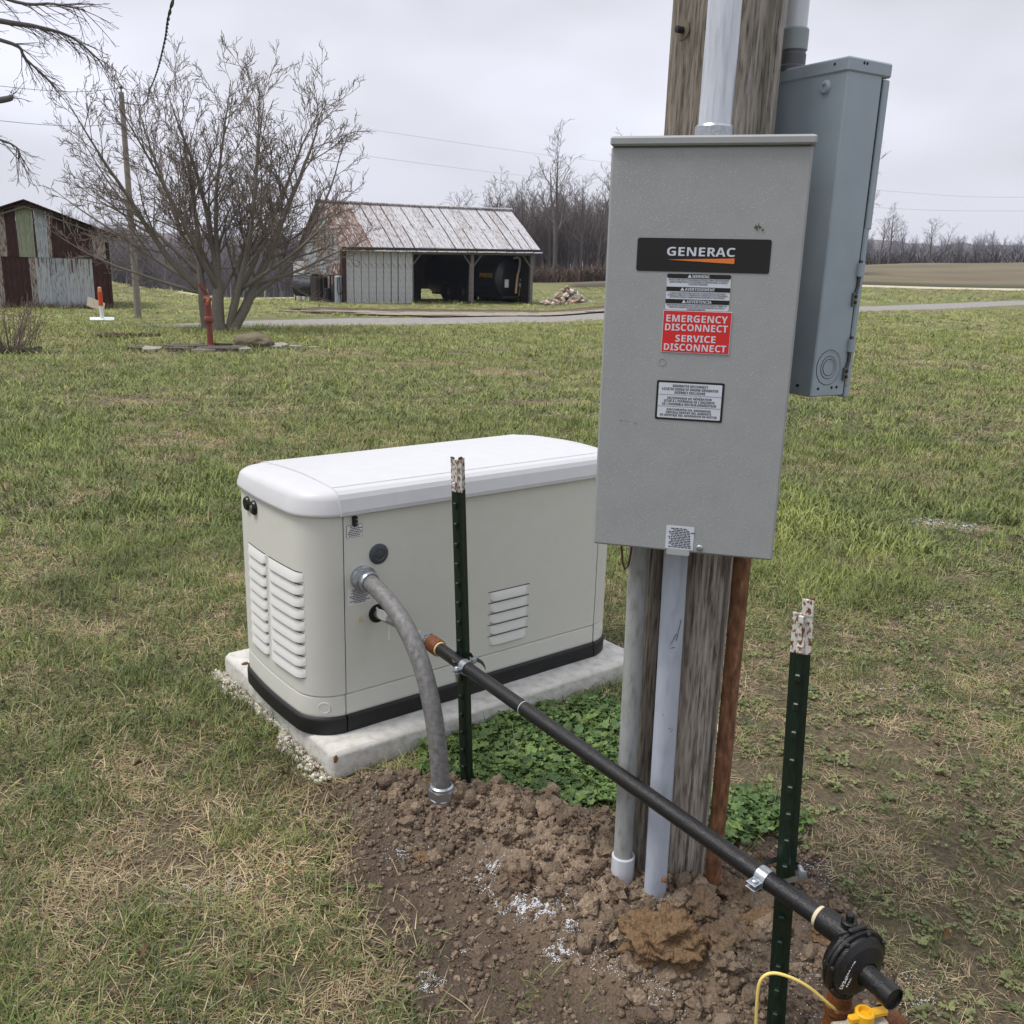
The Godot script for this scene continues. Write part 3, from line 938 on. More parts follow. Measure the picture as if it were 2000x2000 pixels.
func place_generator() -> void:
	var xf := gen_xf()
	# concrete pad
	var pad := MB.new()
	var rows := []
	for q in [[0.0, -0.03], [0.0, 0.06], [-0.004, 0.069], [-0.012, 0.075]]:
		var row := []
		var e: float = q[0]
		for s in [[0, 0, 1, 0], [1.24, 0, 0, 1], [1.24, 0.85, -1, 0], [0, 0.85, 0, -1]]:
			var ln := 1.24 if s[2] != 0 else 0.85
			for k in 16:
				var f := 0.02 + (ln - 0.04) * k / 15.0
				var x: float = s[0] + s[2] * f
				var d: float = s[1] + s[3] * f
				var w := e + 0.003 * n2.get_noise_2d(x * 9.0, d * 9.0)
				row.append(Vector3(x + (-w if s[3] == -1 else w if s[3] == 1 else 0.0), q[1] + 0.0015 * n2.get_noise_2d(x * 14, d * 14 + q[1] * 90), -(d + (-w if s[2] == 1 else w if s[2] == -1 else 0.0))))
		rows.append(row)
	pad.grid(rows, true, false)
	var top: Array = rows[3]
	for k in top.size(): pad.tri(Vector3(0.62, 0.075, -0.425), top[k], top[(k + 1) % top.size()])
	var po := put("concrete_pad", pad, M.concrete, null, xf)
	tag(po, "pale concrete pad under the cream generator", "concrete pad")
	var crumb := MB.new()
	crumb.blob(Vector3.ZERO, Vector3(0.012, 0.004, 0.008), 0.3, 7, 1)
	put("dry_leaf_crumb", crumb, mat(Color8(110, 84, 56), 0.9), po, Transform3D(Basis.IDENTITY, Vector3(0.03, 0.078, -0.72)))
	var mark := MB.new()
	mark.blob(Vector3.ZERO, Vector3(0.007, 0.012, 0.003), 0.4, 9, 1)
	put("rust_stain", mark, mat(Color8(128, 92, 58), 0.9), po, Transform3D(Basis.IDENTITY, Vector3(0.012, 0.06, -0.002)))
	# white gravel along its left side
	var stones := []
	for i in 4:
		var sb := MB.new()
		sb.blob(Vector3.ZERO, Vector3(1, 0.7, 0.8), 0.3, 170 + i, 1, Basis.IDENTITY, true)
		stones.append(sb.mesh())
	var sp := []
	var st := []
	for i in 560:
		var d := rng.randf_range(0.0, 0.86)
		var off := rng.randf_range(0.0, 0.05) * (0.62 + 0.5 * sin(d * 11.0) + 0.3 * sin(d * 31.0)) + 0.004
		if d < 0.06 and off < 0.01: continue
		var p := xf * Vector3(-off, 0.001 + rng.randf() * 0.008, -d)
		var s := rng.randf_range(0.004, 0.0095)
		sp.append(Transform3D(Basis.from_euler(Vector3(rng.randf() * 6, rng.randf() * 6, rng.randf() * 6)) * Basis.from_scale(Vector3.ONE * s), p))
		st.append(Color(0.45, 0.39, 0.31).lerp(Color(0.74, 0.72, 0.68), rng.randf()))
	for i in 40:
		var p := xf * Vector3(rng.randf_range(0.75, 1.05), 0.006, rng.randf_range(0.02, 0.1))
		sp.append(Transform3D(Basis.from_euler(Vector3(rng.randf() * 6, rng.randf() * 6, 0)) * Basis.from_scale(Vector3.ONE * rng.randf_range(0.004, 0.009)), p))
		st.append(Color(0.75, 0.72, 0.64))
	scatter("white_gravel", stones, M.plain, sp, st, "white crushed stone along the edge of the concrete pad", "gravel")

	var g := thing("generator", "cream standby generator with white lid and black base on the concrete pad", "generator", xf)
	var b := MB.new()
	b.grid([ring(0.003, 0.0745), ring(0.007, 0.08), ring(0.0075, 0.12), ring(0.005, 0.128), ring(-0.002, 0.131)], true, true)
	put("base", b, M.rubber, g)
	b = MB.new()
	b.grid([ring(-0.012, 0.1), ring(-0.012, 0.75)], true, true)
	put("inner_frame", b, M.gap, g)
	b = MB.new()
	b.grid([ring(-0.004, 0.129), ring(-0.001, 0.132), ring(0.0, 0.14), ring(-0.001, 0.19), ring(-0.003, 0.1945), ring(-0.011, 0.196)], true, true)
	var skirt := put("skirt", b, M.cream, g)
	for q in [0.035, 1.145]:   # lifting hole covers pressed into the corners
		var sgn := -1.0 if q < 0.5 else 1.0
		var nrm := Vector3(sgn * 0.62, 0, 0.785).normalized()
		var c := Vector3(0.1, 0, -0.2) if q < 0.5 else Vector3(1.08, 0, -0.2)
		var kb := MB.new()
		kb.lathe([Vector2(0.0185, -0.004), Vector2(0.0185, 0.0012), Vector2(0.0165, 0.002), Vector2(0.0155, 0.0008), Vector2(0.0, 0.0012)], 28, Transform3D(Basis(Vector3.UP, nrm, Vector3.UP.cross(nrm)), c + nrm * 0.1005 + Vector3.UP * 0.162))
		put("lifting_hole_cover", kb, M.cream, skirt)
	# end panels wrap round the corners, front and back panels lie between thin gaps
	var half := 36
	var whole := outline(0).size()
	var left := MB.new()
	left.grid([ring(-0.01, 0.199, 0, 35), ring(-0.002, 0.1985, 0, 35), ring(0.0, 0.2, 0, 35), ring(0.0, 0.742, 0, 35), ring(-0.003, 0.744, 0, 35)], false, true)
	var lp := put("end_panel", left, M.cream, g)
	var right := MB.new()
	right.grid([ring(-0.01, 0.199, half, whole - 1), ring(-0.002, 0.1985, half, whole - 1), ring(0.0, 0.2, half, whole - 1), ring(0.0, 0.742, half, whole - 1), ring(-0.003, 0.744, half, whole - 1)], false, true)
	put("end_panel", right, M.cream, g)
	var fp := MB.new()
	fp.box(Vector3(0.59, 0.471, -0.1065), Vector3(0.985, 0.545, 0.013), 0.002)
	var front := put("front_panel", fp, M.cream, g)
	var bp := MB.new()
	bp.box(Vector3(0.59, 0.471, -0.6535), Vector3(0.985, 0.545, 0.013), 0.002)
	put("back_panel", bp, M.cream, g)
	for k in 9:
		for q in [[0.158, 0.358], [0.372, 0.522]]:
			var lv := put("louver", slat(true, q[0], q[1], 0.578 - k * 0.037, 0.031, 0.009), M.louver, lp)
			put("slot_shade", slat(true, q[0] + 0.004, q[1] - 0.004, 0.5815 - k * 0.037, 0.0045, 0.0012), M.slot_shade, lv)  # dark strip paints in the shade of the recess above the louver
	for k in 5:
		var lv := put("louver", slat(false, 0.618, 0.771, 0.415 - k * 0.0385, 0.031, 0.009), M.louver, front)
		put("slot_shade", slat(false, 0.61, 0.779, 0.4185 - k * 0.0385, 0.0045, 0.0012), M.slot_shade, lv)  # painted shade strip above each front louver
	# lid: a moulded cover, its middle part standing a little proud of both ends
	var lid := MB.new()
	var lr := [[-0.01, 0.7455], [0.008, 0.7455], [0.0115, 0.748], [0.0115, 0.756], [0.002, 0.79], [-0.005, 0.803], [-0.018, 0.812], [-0.04, 0.8165], [-0.08, 0.819], [-0.15, 0.821], [-0.24, 0.822]]
	var rings := []
	for q in lr:
		var row := ring(q[0], q[1])
		for k in row.size(): row[k].y -= 0.02 * smoothstep(0.3, 0.75, -row[k].z) * smoothstep(0.77, 0.815, q[1])
		rings.append(row)
	lid.grid(rings, true, true)
	var cap: Array = rings[rings.size() - 1]
	for k in cap.size(): lid.tri(Vector3(0.59, 0.815, -0.38), cap[(k + 1) % cap.size()], cap[k])
	var lo := put("lid", lid, M.lid, g)
	var poly := PackedVector2Array()
	for q in lr.slice(1): poly.append(Vector2(-(0.1 - q[0]) + 0.0025, q[1] + (0.003 if q[1] > 0.75 else 0.0)))
	for k in range(lr.size() - 1, 0, -1):
		var dd: float = 0.66 + lr[k][0] + 0.0025
		poly.append(Vector2(-dd, lr[k][1] + 0.003 - 0.02 * smoothstep(0.3, 0.75, dd) * smoothstep(0.77, 0.815, lr[k][1])))
	var mid := MB.new()
	mid.prism(poly, -1.093, -0.087, Transform3D(Basis(Vector3(0, 0, 1), Vector3.UP, Vector3(-1, 0, 0)), Vector3.ZERO))
	put("lid_middle", mid, M.lid, lo)
	var bead := MB.new()   # the rib along the top of the front edge
	bead.tube([Vector3(0.088, 0.8185, -0.139), Vector3(1.092, 0.8185, -0.139)], 0.0035, 8)
	put("lid_rib", bead, M.lid, lo)
	var hole := MB.new()
	hole.lathe([Vector2(0.0042, 0), Vector2(0.0042, 0.003), Vector2(0, 0.003)], 14, Transform3D(Basis(Vector3.RIGHT, PI / 2), Vector3(0.125, 0.768, -0.0955)))
	put("screw_hole", hole, M.gap, lo)
	# sight lamps on the end
	for q in [[0.445, true], [0.503, false]]:
		var lamp := MB.new()
		var at := Transform3D(Basis(Vector3(0, 0, 1), PI / 2), Vector3(end_x(q[0]) + 0.001, 0.706, -q[0]))
		lamp.lathe([Vector2(0.0225, 0), Vector2(0.0225, 0.006), Vector2(0.019, 0.011), Vector2(0.012, 0.0125), Vector2(0, 0.0115)], 24, at)
		var lo2 := put("indicator_lamp", lamp, mat(Color8(14, 14, 15), 0.25), lp)
		if q[1]:
			var lens := MB.new()
			lens.lathe([Vector2(0.0095, 0.011), Vector2(0.008, 0.0145), Vector2(0, 0.0155)], 18, at)
			put("lens", lens, mat(Color8(92, 96, 98), 0.3), lo2 if false else lp)
	# fittings on the front
	var face := func(x: float, y: float, up: float) -> Transform3D: return Transform3D(Basis(Vector3.RIGHT, PI / 2), Vector3(x, y, -0.1 + up))
	b = MB.new()
	b.lathe([Vector2(0.031, 0.0), Vector2(0.031, 0.003), Vector2(0.027, 0.0075), Vector2(0.018, 0.0105), Vector2(0.0155, 0.0085), Vector2(0.011, 0.0095), Vector2(0, 0.0105)], 32, face.call(0.211, 0.615, 0.0))
	put("hole_plug", b, mat(Color8(66, 71, 77), 0.5), front)
	b = MB.new()
	b.lathe([Vector2(0.0285, 0.0), Vector2(0.0285, 0.003), Vector2(0.026, 0.004), Vector2(0.0, 0.0025)], 28, face.call(0.205, 0.432, 0.0))
	put("gas_inlet_hole", b, M.gap, front)
	b = MB.new()
	b.box(Vector3(0.134, 0.7265, -0.096), Vector3(0.0155, 0.029, 0.012), 0.003)
	var latch := put("latch", b, M.black, front)
	for q in [0.732, 0.721]:
		b = MB.new()
		b.lathe([Vector2(0.0022, 0), Vector2(0.0022, 0.001), Vector2(0, 0.0012)], 10, face.call(0.136, q, 0.0098))
		put("rivet", b, M.zinc, latch)
	sticker(front, Vector2(0.134, 0.6965), Vector2(0.05, 0.036), 6, true)
	sticker(front, Vector2(0.147, 0.5), Vector2(0.077, 0.053), 9, false)
	b = MB.new()
	b.prism(PackedVector2Array([Vector2(0.139, 0.415), Vector2(0.162, 0.415), Vector2(0.148, 0.438)]), -0.0998, -0.0994)
	put("faded_triangle_sticker", b, mat(Color8(206, 196, 158), 0.6), front)

	# the flexible conduit from the generator down into the soil
	var c := thing("flexible_conduit", "thick grey flexible conduit curving from the generator into the soil", "conduit")
	var nrm := xf.basis.z
	var p0 := xf * Vector3(0.154, 0.553, -0.1)
	var p3 := Vector3(-0.163, 0.0, -2.155)
	var pts := []
	var rad := []
	var a0 := p0 + nrm * 0.05
	var a3 := p3 + Vector3(-0.002, 0.1, -0.002)
	var a1 := a0 + nrm * 0.26 + Vector3(0, -0.035, 0)
	var a2 := a3 + Vector3(-0.02, 0.27, -0.03)
	for k in 181:
		var f := k / 180.0
		pts.append(a0.bezier_interpolate(a1, a2, a3, f))
		rad.append(0.0243 + (0.0008 if k % 2 == 0 else -0.0004) * smoothstep(0.2, 0.32, f))
	b = MB.new()
	b.tube(pts, rad, 28)
	put("hose", b, M.hose, c)
	var fx := Transform3D(Basis(Vector3.UP.cross(nrm), nrm, Vector3.UP.cross(nrm).cross(nrm)), p0)
	fx.basis = fx.basis.orthonormalized()
	b = MB.new()
	b.lathe([Vector2(0.036, 0), Vector2(0.036, 0.012), Vector2(0.033, 0.014), Vector2(0.031, 0.014), Vector2(0.031, 0.05), Vector2(0.028, 0.056), Vector2(0.0245, 0.056)], 30, fx)
	b.hexa(0.0385, 0.016, 0.038, fx)
	put("connector", b, M.zinc, c)
	var bx := Transform3D(Basis(Vector3.UP, 0.3), p3)
	b = MB.new()
	b.lathe([Vector2(0.026, 0.064), Vector2(0.033, 0.064), Vector2(0.033, 0.075), Vector2(0.031, 0.077), Vector2(0.031, 0.108), Vector2(0.0265, 0.112), Vector2(0.0245, 0.112)], 30, bx)
	b.hexa(0.0365, 0.077, 0.1, bx)
	put("connector", b, M.zinc, c)
	b = MB.new()
	b.lathe([Vector2(0.0325, 0.059), Vector2(0.0335, 0.06), Vector2(0.0335, 0.063), Vector2(0.0325, 0.064)], 30, bx)
	put("sealing_ring", b, mat(Color8(170, 62, 48), 0.5), c)
	b = MB.new()
	b.lathe([Vector2(0.0315, -0.06), Vector2(0.0315, 0.057), Vector2(0.029, 0.0595), Vector2(0.02, 0.0595)], 30, bx)
	put("pipe_stub", b, M.pvc, c)

func print_lines(parent: Node, at: Transform3D, size: Vector2, lines: int, sd: int) -> void:   # print too small to read
	var r := RandomNumberGenerator.new()
	r.seed = sd
	var b := MB.new()
	for k in lines:
		var y := size.y * (0.5 - (k + 0.5) / lines)
		var x := -size.x * 0.5 * r.randf_range(0.55, 1.0)
		var until := -x if r.randf() < 0.6 else size.x * 0.5 * r.randf_range(0.3, 1.0)
		while x < until:
			var w := r.randf_range(0.002, 0.007)
			b.box(at * Vector3(x + w * 0.5, y, 0), Vector3(w, size.y / lines * 0.5, 0.0004), 0.0, at.basis)
			x += w + 0.0014
	put("fine_print", b, M.ink, parent)

func sticker(parent: Node, at: Vector2, size: Vector2, lines: int, framed: bool) -> void:
	var b := MB.new()
	b.box(Vector3(at.x, at.y, -0.0996), Vector3(size.x, size.y, 0.0008), 0.0)
	var o := put("label_plate", b, M.ink if framed else M.white, parent)
	if framed:
		b = MB.new()
		b.box(Vector3(at.x, at.y, -0.0991), Vector3(size.x - 0.002, size.y - 0.002, 0.0006), 0.0)
		put("label_face", b, M.white, parent)
	print_lines(parent, Transform3D(Basis.IDENTITY, Vector3(at.x, at.y, -0.0986)), size * 0.86, lines, int(size.x * 9000))

# ---------------------------------------------------------------- the pole, its two boxes and its conduits
func place_pole_and_boxes() -> void:
	var wood := vmat(0.85)
	wood.albedo_texture = ntex(44, 0.02, [[0.0, Color8(78, 73, 67)], [0.28, Color8(134, 128, 120)], [0.5, Color8(170, 164, 157)], [1.0, Color8(196, 191, 184)]], 7)
	wood.uv1_scale = Vector3(6, 0.8, 1)
	wood.heightmap_enabled = true; wood.heightmap_texture = htex(45, 0.03, 5); wood.heightmap_scale = 0.35
	M.wood_pole = wood
	var pole := thing("utility_pole", "thick weathered round wooden pole carrying both grey boxes", "utility pole", Transform3D(Basis.IDENTITY, Vector3(0.376, 0, -1.913)))
	var b := MB.new()
	var rows := []
	var tint := []
	var checks := []
	for i in 44: checks.append([rng.randf() * TAU, rng.randf_range(-0.2, 3.2), rng.randf_range(0.35, 1.5), rng.randf_range(0.018, 0.042), rng.randf_range(0.006, 0.016)])
	checks.append([0.78, 1.0, 3.0, 0.055, 0.016]); checks.append([1.12, 0.1, 0.9, 0.03, 0.01]); checks.append([0.55, 0.3, 1.3, 0.02, 0.008])
	var sides := 300
	var levels := 110
	for j in levels:
		var y := -0.15 + 6.0 * pow(float(j) / (levels - 1), 1.5)
		var row := []
		for k in sides:
			var an := TAU * k / sides
			var r := 0.1055 - 0.0009 * y + 0.002 * n3.get_noise_2d(cos(an) * 2.0, sin(an) * 2.0 + y * 0.3)
			r += 0.0013 * n3.get_noise_3d(cos(an) * 14.0, sin(an) * 14.0, y * 0.7)
			for q in checks:
				var da := absf(wrapf(an - q[0] - 0.05 * sin(y * 2.3), -PI, PI))
				if da < q[3]: r -= q[4] * (1.0 - da / q[3]) * smoothstep(0.0, 0.25, q[2] * 0.5 - absf(y - q[1]))
			row.append(Vector3(cos(an) * r, y, sin(an) * r))
			# weather side grey, lee side brown, a mossy streak beside the conduit
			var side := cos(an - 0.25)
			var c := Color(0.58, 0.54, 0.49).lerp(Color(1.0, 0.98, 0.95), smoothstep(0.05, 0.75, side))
			var moss := smoothstep(0.26, 0.0, absf(wrapf(an - 0.98, -PI, PI))) * smoothstep(0.8, 1.5, y)
			c = c.lerp(Color(0.3, 0.29, 0.2), moss * 0.75)
			tint.append(c * (0.9 + 0.25 * n2.get_noise_2d(an * 2.0, y * 0.6)))
		rows.append(row)
	b.grid(rows, true, false)
	for j in levels:
		for k in sides + 1:
			var i := j * (sides + 1) + k
			b.c[i] = tint[j * sides + k % sides]
			b.t[i] = Vector2(float(k) / sides, rows[j][0].y)
	put("shaft", b, wood, pole)
	var bolt_dir := Vector3(-0.86, 0, 0.5).normalized()
	var bx := Transform3D(Basis(Vector3.UP.cross(bolt_dir), bolt_dir, Vector3.UP.cross(bolt_dir).cross(bolt_dir)).orthonormalized(), bolt_dir * 0.102 + Vector3.UP * 1.865)
	b = MB.new()
	b.lathe([Vector2(0.0165, 0), Vector2(0.0165, 0.003), Vector2(0.006, 0.004), Vector2(0.006, 0.004)], 22, bx)
	put("washer", b, mat(Color8(112, 104, 88), 0.6, 0.4), pole)
	b = MB.new()
	b.lathe([Vector2(0.006, 0), Vector2(0.006, 0.018), Vector2(0.0, 0.019)], 14, bx)
	put("bolt", b, mat(Color8(30, 27, 25), 0.6), pole)

	# the front box
	var tilt := Basis(Vector3(0.9686, 0, 0.2487), Vector3.UP, Vector3(-0.2487, 0, 0.9686)) * Basis(Vector3(0, 0, 1), 0.008)
	var box := thing("disconnect_box", "tall grey steel disconnect box with black and red labels on the wooden pole", "electrical box", Transform3D(tilt, Vector3(0.157, 0.93, -1.693)))
	b = MB.new()
	b.box(Vector3(0.1665, 0.3585, -0.09), Vector3(0.329, 0.715, 0.14), 0.003)
	put("body", b, M.grey_box, box)
	b = MB.new()
	b.box(Vector3(0.1665, 0.357, -0.01), Vector3(0.333, 0.714, 0.02), 0.0035)
	var cover := put("cover", b, M.grey_box, box)
	b = MB.new()
	b.box(Vector3(0.168, 0.7215, -0.0775), Vector3(0.3385, 0.015, 0.173), 0.003)
	b.box(Vector3(0.168, 0.7275, -0.0815), Vector3(0.331, 0.006, 0.165), 0.0025)
	put("rain_cap", b, M.grey_box, box)
	var mk := func(called: String, x0: float, y0: float, x1: float, y1: float, z: float, m: Material, r: float) -> MeshInstance3D:
		var q := MB.new()
		var poly := PackedVector2Array()
		for cx in [[x1 - r, y0 + r, -PI / 2], [x1 - r, y1 - r, 0.0], [x0 + r, y1 - r, PI / 2], [x0 + r, y0 + r, PI]]:
			for k in 5 if r > 0.0001 else 1:
				poly.append(Vector2(cx[0] + cos(cx[2] + PI / 8 * k) * r, cx[1] + sin(cx[2] + PI / 8 * k) * r))
		q.prism(poly, 0.0001, z)
		return put(called, q, m, box)
	var at := func(x: float, y: float, z: float) -> Transform3D: return Transform3D(Basis.IDENTITY, Vector3(x, y, z))
	var black := mat(Color8(17, 17, 19), 0.6)
	var white := mat(Color8(205, 210, 220), 0.5)
	var red := mat(Color8(206, 36, 34), 0.5)
	mk.call("brand_label", 0.054, 0.5085, 0.2805, 0.5645, 0.0008, black, 0.004)
	text("brand_lettering", "GENERAC", 0.0148, at.call(0.164, 0.5425, 0.0009), white, box, true, 0.1155)
	b = MB.new()
	b.prism(PackedVector2Array([Vector2(0.1065, 0.5285), Vector2(0.2215, 0.5235), Vector2(0.2215, 0.5325)]), 0.0007, 0.0013)
	put("orange_wedge", b, mat(Color8(222, 122, 44), 0.5), box)
	mk.call("warning_label", 0.109, 0.4435, 0.2185, 0.505, 0.0007, white, 0.0035)
	var heads := ["WARNING", "AVERTISSEMENT", "ADVERTENCIA"]
	var words := ["SHOCK HAZARD EXISTS IF GROUNDING ELECTRODE CONDUCTOR OR BONDING\nJUMPER CONNECTION IN THIS EQUIPMENT IS REMOVED WHILE ALTERNATE\nSOURCE(S) IS ENERGIZED.", "LE RISQUE D'ÉLECTROCUTION EXISTE SI LE CONDUCTEUR DE L'ÉLECTRODE\nDE MISE À LA TERRE OU LA CONNEXION DU CONNECTEUR DE CET ÉQUIPEMENT\nEST ENLEVÉ LORSQUE L'ALIMENTATION SECONDAIRE EST SOUS TENSION.", "EXISTE PELIGRO DE DESCARGA SI EL CONDUCTOR DE ELECTRODOS A TIERRA O EL\nPUENTE DE CONEXIÓN DE ESTE EQUIPO SE RETIRA MIENTRAS SE ACTIVA LA\nFUENTE(S) ALTERNATIVA."]
	for k in 3:
		var y0: float = [0.4975, 0.4755, 0.4545][k]
		mk.call("header_bar", 0.109, y0, 0.2185, y0 + 0.0075, 0.0011, black, 0.0034 if k == 0 else 0.00005)
		text("header_lettering", heads[k], 0.0051, at.call(0.167, y0 + 0.0037, 0.0013), white, box, true, [0.029, 0.051, 0.043][k])
		b = MB.new()
		var tx: float = 0.167 - [0.029, 0.051, 0.043][k] * 0.5 - 0.0045
		b.prism(PackedVector2Array([Vector2(tx - 0.0036, y0 + 0.0012), Vector2(tx + 0.0036, y0 + 0.0012), Vector2(tx, y0 + 0.0069)]), 0.0009, 0.0014)
		put("warning_triangle", b, white, box)
		text("warning_lettering", words[k], 0.0105, at.call(0.1635, y0 - 0.0064, 0.0008), M.ink, box, false, 0.1035)
	mk.call("red_label", 0.1065, 0.3695, 0.225, 0.4425, 0.0014, white, 0.00005)
	mk.call("red_face", 0.1074, 0.3704, 0.2241, 0.4416, 0.0017, red, 0.00005)
	for q in [["EMERGENCY", 0.429, 0.106], ["DISCONNECT", 0.4135, 0.1085], ["SERVICE", 0.3945, 0.07], ["DISCONNECT", 0.379, 0.1085]]:
		text("red_label_lettering", q[0], 0.0122, at.call(0.1655, q[1], 0.0018), white, box, true, q[2])
	mk.call("notice_label", 0.103, 0.2485, 0.2225, 0.319, 0.0008, black, 0.003)
	mk.call("notice_face", 0.1068, 0.2522, 0.2187, 0.3153, 0.0011, white, 0.0015)
	var notes := ["GENERATOR DISCONNECT\nLOCATED INSIDE OF ENGINE GENERATOR\nASSEMBLY ENCLOSURE", "SECTIONNEUR DU GÉNÉRATEUR\nSITUÉ À L'INTÉRIEUR DE L'ENCEINTE\nDE L'ENSEMBLE MOTEUR-GÉNÉRATEUR", "DESCONEXIÓN DEL GENERADOR\nUBICADA DENTRO DEL GABINETE\nDE MONTAJE DEL GENERADOR DE MOTOR"]
	for k in 3:
		text("notice_lettering", notes[k], 0.0165, at.call(0.1627, 0.3045 - k * 0.021, 0.0012), M.ink, box, true, [0.099, 0.096, 0.101][k])
		if k < 2: mk.call("notice_rule", 0.1068, 0.2939 - k * 0.021, 0.2187, 0.2943 - k * 0.021, 0.0014, M.ink, 0.00005)
	mk.call("service_label", 0.1375, 0.0055, 0.189, 0.05, 0.0008, white, 0.002)
	print_lines(box, at.call(0.163, 0.0275, 0.001), Vector2(0.042, 0.039), 12, 5)
	mk.call("hasp_tab", 0.1405, -0.006, 0.183, 0.0045, 0.0016, mat(Color8(190, 194, 198), 0.35, 0.4), 0.003)
	b = MB.new()
	b.lathe([Vector2(0.0062, 0), Vector2(0.0062, 0.0018), Vector2(0.0042, 0.0034), Vector2(0, 0.0038)], 20, Transform3D(Basis(Vector3.RIGHT, PI / 2), Vector3(0.201, 0.0115, 0)))
	put("cover_screw", b, M.zinc, box)
	b = MB.new()
	b.lathe([Vector2(0.0066, 0), Vector2(0.0066, 0.0009), Vector2(0.0058, 0.0009), Vector2(0.0056, 0.0002), Vector2(0, 0.0002)], 24, Transform3D(Basis(Vector3.RIGHT, PI / 2), Vector3(0.11, 0.352, 0)))
	put("punched_ring", b, M.grey_box, box)
	b = MB.new()
	for k in 16: b.blob(Vector3(0.256 + rng.randfn(0, 0.005), 0.584 + rng.randfn(0, 0.004), 0.0004), Vector3.ONE * rng.randf_range(0.0006, 0.0017), 0.3, k, 0)
	put("dirt_splash", b, mat(Color8(92, 82, 56), 0.9), box)
	b = MB.new()
	for k in 9: b.blob(Vector3(0.04 + 0.014 * (k % 3) + rng.randfn(0, 0.003), 0.243 - rng.randf() * 0.006, 0.0004), Vector3.ONE * rng.randf_range(0.0004, 0.0009), 0.3, k, 0)
	put("dirt_specks", b, mat(Color8(70, 66, 56), 0.9), box)
	var dm := MB.new()
	dm.lathe([Vector2(1, 0), Vector2(0.8, 0.14), Vector2(0.45, 0.24), Vector2(0, 0.28)], 8, Transform3D(Basis(Vector3.RIGHT, PI / 2), Vector3.ZERO))
	var dp := []
	var dt := []
	for i in 12000:
		var x := rng.randf_range(0.004, 0.329)
		var y := rng.randf_range(0.004, 0.71)
		if (x > 0.1 and x < 0.23 and y > 0.243 and y < 0.322) or (x > 0.05 and x < 0.285 and y > 0.504 and y < 0.568) or (x > 0.103 and x < 0.228 and y > 0.366 and y < 0.508) or (x > 0.134 and x < 0.192 and y < 0.053): continue
		if rng.randf() > 0.5 + 0.4 * (1.0 - x / 0.33) + 0.2 * n2.get_noise_2d(x * 8, y * 8): continue
		var s := rng.randf_range(0.00045, 0.0009)
		dp.append(Transform3D(Basis.from_scale(Vector3(s, s * 1.1, s * 1.1)), Vector3(x, y, 0.0)))
		dt.append(Color.WHITE)
	scatter("water_drops", [dm.mesh()], M.drop, dp, dt, "", "", box)

	# the second box, behind it and turned away
	var kx := Transform3D(Basis(Vector3(-0.506, 0, -0.8625), Vector3.UP, Vector3(0.8625, 0, -0.506)), Vector3(0.579, 1.207, -1.81))
	var b2 := thing("meter_box", "tall blue grey steel box seen from its side behind the front box", "electrical box", kx)
	b = MB.new()
	b.box(Vector3(0.1925, 0.3, 0.0465), Vector3(0.385, 0.598, 0.093), 0.0025)
	put("body", b, M.blue_box, b2)
	b = MB.new()
	b.box(Vector3(0.1925, 0.3, 0.0945), Vector3(0.379, 0.596, 0.005), 0.0)
	put("door_gasket", b, M.gap, b2)
	b = MB.new()
	b.box(Vector3(0.1925, 0.453, 0.105), Vector3(0.389, 0.266, 0.016), 0.0025)
	put("upper_door", b, M.blue_box, b2)
	b = MB.new()
	b.box(Vector3(0.1925, 0.16, 0.1025), Vector3(0.387, 0.328, 0.013), 0.0025)
	put("lower_door", b, M.blue_box, b2)
	b = MB.new()
	b.box(Vector3(0.1925, 0.6015, 0.0555), Vector3(0.391, 0.025, 0.117), 0.003)
	put("rain_cap", b, M.blue_box, b2)
	var side := func(z: float, y: float) -> Transform3D: return Transform3D(Basis(Vector3(0, 0, 1), PI / 2), Vector3(0.0, y, z))
	for r in [0.0335, 0.0215, 0.0155]:
		b = MB.new()
		b.lathe([Vector2(r, 0.0), Vector2(r, 0.0009), Vector2(r - 0.0016, 0.0009), Vector2(r - 0.0016, 0.0)], 40, side.call(0.041, 0.058))
		b.lathe([Vector2(r - 0.0016, 0.0006), Vector2(r - 0.0027, 0.0006)], 40, side.call(0.041, 0.058))
		var kn := put("knockout_ring", b, M.blue_box, b2)
		b = MB.new()
		b.lathe([Vector2(r + 0.0013, 0.0003), Vector2(r + 0.0001, 0.0003)], 40, side.call(0.041, 0.058))
		put("groove", b, M.gap, kn)
	for q in [[0.018, 0.017], [0.056, 0.018], [0.07, 0.0185], [0.036, 0.606], [0.044, 0.606], [0.1, 0.02]]:
		b = MB.new()
		b.lathe([Vector2(0.0028, -0.002 if q[1] < 0.5 else 0.0), Vector2(0.0028, 0.0032 if q[1] > 0.5 else 0.0008), Vector2(0, 0.0034 if q[1] > 0.5 else 0.0009)], 12, side.call(q[0], q[1]))
		put("hole", b, M.gap, b2)
	for y in [0.245, 0.1]:   # the two door hinges with their pins and latch plates
		var hg := MB.new()
		hg.lathe([Vector2(0.0075, -0.0125), Vector2(0.008, -0.012), Vector2(0.008, 0.012), Vector2(0.0075, 0.0125)], 16, Transform3D(Basis.IDENTITY, Vector3(-0.003, y, 0.094)))
		var hi := put("hinge", hg, M.blue_box, b2)
		b = MB.new()
		b.tube([Vector3(-0.003, y + 0.018, 0.094), Vector3(-0.003, y - 0.03, 0.093), Vector3(-0.004, y - 0.045, 0.088)], 0.0033, 10)
		put("pin", b, mat(Color8(88, 88, 88), 0.4, 0.5), hi)
		b = MB.new()
		b.box(Vector3(-0.003, y - 0.056, 0.086), Vector3(0.006, 0.026, 0.009), 0.001)
